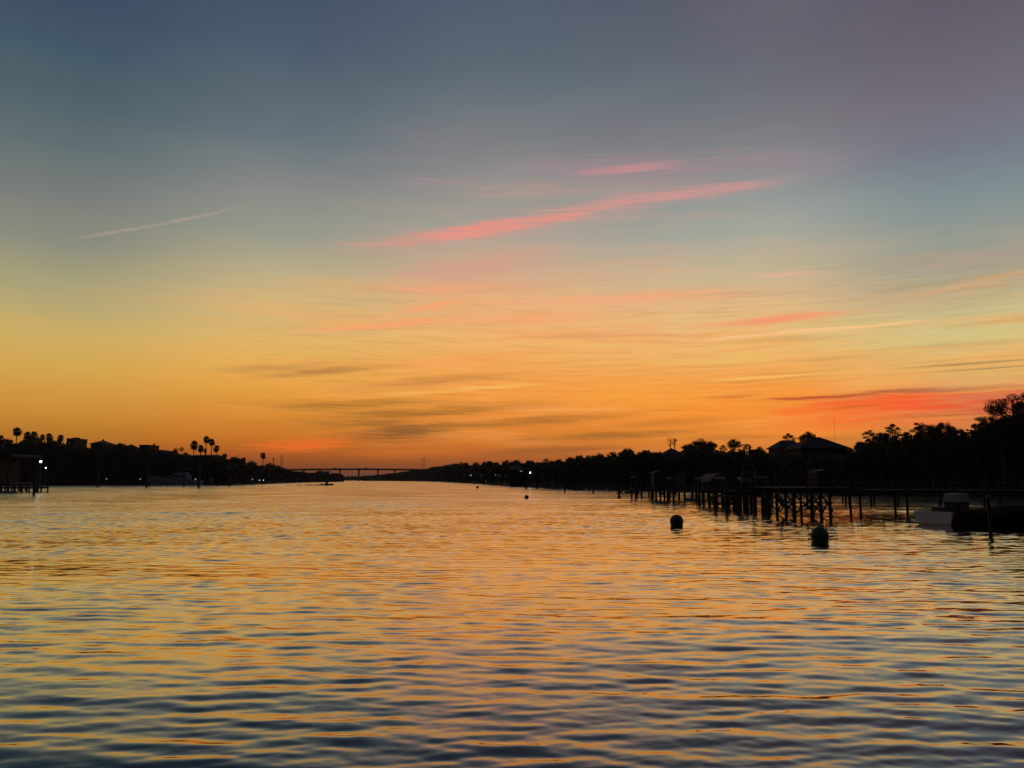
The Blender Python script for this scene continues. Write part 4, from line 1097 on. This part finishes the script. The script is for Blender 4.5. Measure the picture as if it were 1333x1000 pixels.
# ------------------------------------------------------------------ buoys
def buoy_tree(loc, r, label):
    t = thing('mooring_buoy', label, 'buoy', loc, 0, 'round mooring buoys on the river')
    # barrel-waisted float: a ball sitting on a straight collar
    pr = [(r * .5, -r * .5), (r * .88, -r * .3), (r * .88, r * .10), (r * .875, r * .22)]
    pr += [(r * math.cos(a), r * .80 + r * math.sin(a)) for a in np.linspace(-.5, 1.5, 14)]
    mb = MB(); mb.lathe(pr, 28); mb.build('float', M['buoy'], t, smooth=True)
    mb = MB(); mb.lathe([(r * .89, -r * .2), (r * .955, -r * .15), (r * .955, r * .10), (r * .89, r * .16)], 28); mb.build('collar', M['black'], t)
    mb = MB(); z = r * 1.77
    mb.tube([(r * .07 * math.cos(k * .524 + .0), 0, z + .5 * r * .14 + r * .07 * math.sin(k * .524)) for k in range(13)], r * .022, 5); mb.build('eye', M['steel'], t)
    return t
proto = None
for u, vb, rp, lab in ((1067.5, 704.5, 11.2, 'largest round buoy, floating before the braced pier'), (881, 684.5, 8.6, 'second largest round buoy, left of the pier and farther out'),
                       (685.5, 649, 2.7, 'tiny buoy on open water below the bright eave lamp'), (806, 648.4, 2.1, 'tiny buoy close to a pile before the dark docks'), (621.5, 635.6, 1.7, 'farthest tiniest buoy left on the open water')):
    Y = CAM_H / ((vb - HORIZON) / F_PX); p = at(u, vb, Y); r = rp / F_PX * Y
    if proto is None: proto = buoy_tree((p.x, Y, 0), r, lab); r0 = r
    else: dup(proto, (p.x, Y, 0), lab, scale=(r / r0,) * 3)
# ------------------------------------------------------------------ boats
def hull_loft(mb, L, B, H, draft=.25, sheer=.18, rake=.12, blunt=.0, floor=.25, n=18, chine=.9):
    "x from stern (0) to bow (L); outer skin, gunwale and an open cockpit"
    rings = []
    for i in range(n + 1):
        s = i / n; x = L * s
        b = B / 2 * (1 if s < .45 else max(blunt, (1 - ((s - .45) / .55) ** 2.1)))
        b = max(b, .03)
        g = H + sheer * s * s
        xr = L * rake * s ** 4
        kb = b * (.86 if s < .5 else .86 - .5 * (s - .5))
        kz = -draft * (1 - .7 * s ** 3)
        rings.append([(x - .0, 0, kz - .05), (x, -kb * chine, kz + .08), (x + xr * .4, -kb * (chine + .08), .12), (x + xr, -b, g), (x + xr, -b + min(.1, b * .6), g), (x + xr * .3, -max(b - .16, .01), floor), (x + xr * .3, 0, floor),
                      (x + xr * .3, max(b - .16, .01), floor), (x + xr, b - min(.1, b * .6), g), (x + xr, b, g), (x + xr * .4, kb * (chine + .08), .12), (x, kb * chine, kz + .08)])
    m = 12; vs = [p for r in rings for p in r]; fs = []; 
    for i in range(n):
        for k in range(m): fs.append((i * m + k, i * m + (k + 1) % m, (i + 1) * m + (k + 1) % m, (i + 1) * m + k))
    fs.append((0, 1, 2, 3, 4, 5, 6, 7, 8, 9, 10, 11)); fs.append(tuple(n * m + k for k in range(11, -1, -1)))
    mb.add(vs, fs)

# console boat at the right
M2 = M['white'].copy(); M2.name = 'two_tone_gelcoat'; M2.node_tree.nodes['Principled BSDF'].inputs['Roughness'].default_value = 0.65
nt = M2.node_tree; b = nt.nodes['Principled BSDF']
tc = nt.nodes.new('ShaderNodeTexCoord'); sp = nt.nodes.new('ShaderNodeSeparateXYZ'); nt.links.new(tc.outputs['Object'], sp.inputs[0])
ma = nt.nodes.new('ShaderNodeMath'); ma.operation = 'MULTIPLY_ADD'; nt.links.new(sp.outputs[2], ma.inputs[0]); ma.inputs[1].default_value = 0.0; nt.links.new(sp.outputs[0], ma.inputs[2])
gt = nt.nodes.new('ShaderNodeMath'); gt.operation = 'GREATER_THAN'; nt.links.new(ma.outputs[0], gt.inputs[0]); gt.inputs[1].default_value = 0.06
src = b.inputs['Base Color'].links[0].from_socket
mx = nt.nodes.new('ShaderNodeMix'); mx.data_type = 'RGBA'; nt.links.new(gt.outputs[0], mx.inputs[0]); nt.links.new(src, mx.inputs[6]); mx.inputs[7].default_value = (.018, .018, .022, 1)
nt.links.new(mx.outputs[2], b.inputs['Base Color'])
Yc = 39.0
p = at(1190.5, 681.5, Yc)
t = thing('console_boat', 'open console boat with pale stern and dark bow moored at the right', 'boat', (p.x + .49, Yc - .9, 0), math.radians(28))
mb = MB(); hull_loft(mb, 5.9, 2.05, .64, .22, .10, .05, .25, chine=.88); mb.build('hull', M2, t)
mb = MB(); mb.prism([(-.97, .56), (-.90, .10), (.90, .10), (.97, .56), (.99, .66), (-.99, .66)], -.035, .035); tb = mb.build('transom', M['white'], t, loc=(-.045, 0, 0)); tb.rotation_euler = (0, 0, math.pi / 2)
mb = MB(); mb.box(1.52, 2.26, -.40, .40, .26, 1.10); mb.build('console', M['navy'], t)
mb = MB(); mb.prism([(1.47, 1.103), (2.32, 1.103), (2.28, 1.44), (2.17, 1.53), (1.64, 1.53), (1.52, 1.44)], -.42, .42); mb.build('console_cover', M['pale'], t)
mb = MB(); mb.prism([(1.24, .27), (1.46, .27), (1.46, .84), (1.34, .84)], -.32, .32); mb.build('leaning_seat', M['navy'], t)
mb = MB(); mb.box(.52, .80, -.1, .4, .26, .80); mb.box(.50, .82, -.12, .42, .803, .86); mb.build('cooler', M['black'], t)
mb = MB(); mb.tube([(.42, -.5, .5), (.42, -.5, .74), (.50, -.5, .78)], .03, 6); mb.build('rod_holder', M['black'], t)
for y in (-.8, .8):
    mb = MB(); mb.tube([(2.75, y, .66), (2.75, y, 1.06), (4.0, y, 1.06), (4.0, y, .66)], .02, 6); mb.build('hand_rail', M['steel'], t)
# dark covered skiff and float at the edge of the frame
Yk = 36.5
p = at(1262, 690, Yk)
t = thing('covered_skiff', 'dark covered boat lying at the right edge beyond the stout pile', 'boat', (p.x - .1, Yk - .3, 0), math.radians(8))
mb = MB(); hull_loft(mb, 5.6, 2.0, .62, .2, .15, .08); mb.build('hull', M['tarp'], t)
mb = MB()
vs = []; n = 10
for i in range(n + 1):
    s = i / n; x = .1 + 5.2 * s; bb = 1.02 * (1 if s < .45 else 1 - ((s - .45) / .55) ** 2.1) + .03; h = .72 + .38 * math.sin(math.pi * min(1, s * 1.15)) * (1 - .35 * s)
    vs += [(x, -bb, .64 + .12 * s * s), (x, -bb * .5, h * .96), (x, 0, h), (x, bb * .5, h * .96), (x, bb, .64 + .12 * s * s)]
mb.add(vs, [(i * 5 + k, i * 5 + k + 1, (i + 1) * 5 + k + 1, (i + 1) * 5 + k) for i in range(n) for k in range(4)] + [(0, 1, 2, 3, 4), tuple(n * 5 + k for k in (4, 3, 2, 1, 0))])
mb.build('cover', M['tarp'], t, smooth=True)

# sport yacht on the left bank
p = at(192, 631, 322); q = at(262, 631, 322); L = q.x - p.x
t = thing('sport_yacht', 'large sport fishing yacht with flared bow and tall flybridge, left bank', 'yacht', (q.x, 322, 0), math.pi)
mb = MB(); hull_loft(mb, L * .9, 5.6, 1.9, .6, 2.1, .14, .0, 1.6, 22); mb.build('hull', M['hullgrey'], t)
mb = MB(); mb.prism([(L * .22, 1.603), (L * .70, 1.603), (L * .60, 3.2), (L * .52, 4.1), (L * .26, 4.1), (L * .22, 3.6)], -1.9, 1.9); cb = mb.build('cabin', M['hullgrey'], t)
mb = MB(); mb.prism([(L * .50, 3.2), (L * .615, 2.6), (L * .585, 3.15), (L * .515, 3.95), (L * .30, 3.9), (L * .30, 3.2)], -1.92, 1.92); mb.build('window_band', M['glass'], cb)
mb = MB(); mb.prism([(L * .25, 4.103), (L * .50, 4.103), (L * .46, 5.2), (L * .27, 5.2)], -1.6, 1.6); mb.build('flybridge', M['hullgrey'], t)
mb = MB(); mb.box(L * .24, L * .47, -1.7, 1.7, 6.6, 6.75); mb.build('hardtop', M['hullgrey'], t)
mb = MB()
for x in (.27, .45):
    for y in (-1.4, 1.4): mb.tube([(L * x, y, 5.0), (L * x, y, 6.6)], .06, 5)
mb.build('hardtop_post', M['steel'], t)
for y in (-1.7, 1.7):
    mb = MB(); mb.tube([(L * .36, y, 4.2), (L * .12, y * 1.5, 9.2)], [.07, .03], 5); mb.build('outrigger', M['steel'], t)
for y in (-1, 1):
    mb = MB(); mb.tube([(L * .5, y * 2.2, 3.1), (L * .75, y * 1.7, 3.6), (L * .98, y * .2, 4.4)], .05, 5); mb.build('bow_rail', M['steel'], t)

def runabout(name, u, vb, wpx, Y, label, mat, flip=False, top=True, cat='boat', zt=1.9, grp=None):
    p = at(u, vb, Y); L = wpx / F_PX * Y
    t = thing(name, label, cat, (p.x + (L / 2 if flip else -L / 2), Y, 0), math.pi if flip else 0, grp)
    mb = MB(); hull_loft(mb, L * .93, L * .36, L * .11, .2, L * .04, .08, 0, .2, 14); mb.build('hull', M[mat], t)
    mb = MB(); mb.prism([(L * .34, .2), (L * .52, .2), (L * .50, zt * .62), (L * .44, zt * .78), (L * .36, zt * .62)], -L * .07, L * .07); mb.build('console', M[mat], t)
    if top:
        mb = MB(); mb.prism([(L * .22, zt), (L * .58, zt), (L * .55, zt + .1), (L * .25, zt + .1)], -L * .13, L * .13); mb.build('sun_top', M['navy'], t)
        mb = MB()
        for x in (.28, .52):
            for y in (-.11, .11): mb.tube([(L * x, L * y, .2), (L * x, L * y, zt - .003)], .05, 5)
        mb.build('top_frame', M['steel'], t)
    mb = MB(); mb.prism([(-L * .06, -.3), (-.02, -.3), (0, L * .12), (-L * .03, L * .17), (-L * .06, L * .14)], -.18, .18); mb.build('outboard', M['black'], t)
    return t
Ym = CAM_H / ((631.8 - HORIZON) / F_PX)
runabout('motorboat', 426.5, 631.8, 15.5, Ym, 'small motorboat with a sun top heading across the open channel', 'black', False, True, zt=3.1)
# its low wake, real ridges on the water
mb = MB(); px = at(419, 631.8, Ym).x
vs = []
n = 40
for i in range(n + 1):
    s = i / n; x = px - s * 25; a = .30 * (1 - s) + .05
    for k, (dy, dz) in enumerate(((-.9, -.05), (-.3, a), (.2, a * .8), (.9, -.05))): vs.append((x, Ym + dy * (1 + s) + math.sin(s * 9) * .15, dz * (1 + .25 * math.sin(s * 40))))
mb.add(vs, [(i * 4 + k, i * 4 + k + 1, (i + 1) * 4 + k + 1, (i + 1) * 4 + k) for i in range(n) for k in range(3)])
o = mb.build('boat_wake', bpy.data.materials['river_water'], smooth=True); tag(o, kind='structure')
MB_G = 'small boats moored along the banks'
runabout('moored_boat', 273, 631.2, 17, 326, 'pale cabin boat moored just right of the sport yacht', 'hullgrey', True, True, zt=4.0, grp=MB_G)
runabout('moored_boat', 78, 631, 22, 322, 'pale boat moored left of the yacht, right of the left boathouse', 'hullgrey', False, True, zt=3.2, grp=MB_G)
runabout('moored_boat', 100, 630.8, 18, 326, 'grey boat moored second right of the left boathouse', 'hullgrey', True, False, zt=2.4, grp=MB_G)
runabout('moored_boat', 176, 630.6, 17, 328, 'grey boat under a sun top just left of the yacht', 'hullgrey', True, True, zt=3.6, grp=MB_G)
runabout('moored_boat', 822, 641, 16, CAM_H / (17.0 / F_PX), 'dark skiff moored at the dock before the climbing treeline', 'black', False, False, zt=1.3, grp=MB_G)
runabout('moored_boat', 899, 648.5, 20, CAM_H / (26.5 / F_PX), 'small pale edged boat tied under the long piled dock', 'hullgrey', True, False, zt=1.1, grp=MB_G)
runabout('moored_boat', 945, 656, 24, CAM_H / (32.0 / F_PX), 'dark skiff tied under the blue canopy', 'black', False, False, zt=1.1, grp=MB_G)
runabout('moored_boat', 752, 638.6, 14, CAM_H / (13.8 / F_PX), 'dark skiff at the low dock with a faint lamp', 'black', True, False, zt=1.3, grp=MB_G)

# boathouse and dock on the near left
Yb = 150.0
a = at(-60, 591, Yb); b = at(58, 591, Yb + 9.6); cx = (a.x + b.x) / 2; w = (b.x - a.x) / 2
t = thing('boathouse', 'near flat roofed boathouse on pilings at the left edge', 'boathouse', (cx, Yb, 0))
zr = a.z; zf = 1.6
mb = MB(); mb.prism([(-w, zr - .55), (w, zr - .55), (w * .995, zr - .3), (w * .9, zr), (-w * .9, zr), (-w * .995, zr - .3)], -.6, 9.6); mb.build('roof', M['shingle'], t)
mb = MB(); mb.box(-w + .5, w - 4.5, .6, 9, zf + .003, zr - .553); mb.build('wall', M['dark_wall'], t)
mb = MB(); mb.box(-w, w, -.6, 9.4, zf - .3, zf); mb.build('deck', M['deck'], t)
for k in range(9):
    x = -w + .4 + (2 * w - .8) * k / 8
    mb = MB(); piling(mb, x, -.75, zr - .553 if k % 2 == 0 else zf + .6, .16, -1.5); mb.build('piling', M['timber'], t)
    mb = MB(); piling(mb, x + .25, 4.5, zf - .303, .16, -1.5); mb.build('piling', M['timber'], t)
mb = MB()
for k in range(8): mb.box(w - 4.2 + k * .55, w - 4.15 + k * .55, -.5, -.42, zf + .003, zf + 1.0)
mb.box(w - 4.3, w - .1, -.52, -.4, zf + 1.003, zf + 1.06); mb.build('railing', M['timber'], t)
add_windows(t, [(-w * .45, 4.2), (0.2, 4.2)], .597, 1.2, 1.2)
dock('left_dock', 'low dark dock reaching out below the left boathouse', 'dock', 2, 50, 134, .95, 3.0, 1.1, None, tall=.4)
# jetties along the left bank
for u0, u1, lab in ((66, 126, 'left jetty along the seawall beside the boathouse'), (132, 190, 'jetty along the seawall left of the yacht'), (262, 330, 'jetty along the seawall right of the yacht')):
    dock('seawall_jetty', lab, 'jetty', u0, u1, interp(LEFT_BANK, (u0 + u1) / 2) - 5, 1.0, 1.6, 3.2, 'jetties along the left seawall', tall=.8, r=.2)
dock('point_dock', 'dark dock on pilings at the tip of the left point', 'dock', 428, 446, 800, 2.2, 5, 5, None, tall=4.5, r=.35)
# ------------------------------------------------------------------ evening haze over the river
mb = MB(); mb.box(-9600, 9600, -9600, 9600, -3.0, 58.0)
hm = bpy.data.materials.new("haze"); hm.use_nodes = True
nt = hm.node_tree; nt.nodes.clear()
pv = nt.nodes.new('ShaderNodeVolumePrincipled'); pv.inputs['Color'].default_value = (0.85, 0.80, 0.78, 1); pv.inputs['Density'].default_value = 0.00007; pv.inputs['Anisotropy'].default_value = 0.35
ou = nt.nodes.new('ShaderNodeOutputMaterial'); nt.links.new(pv.outputs[0], ou.inputs['Volume'])
tag(mb.build('haze', hm), kind='stuff')
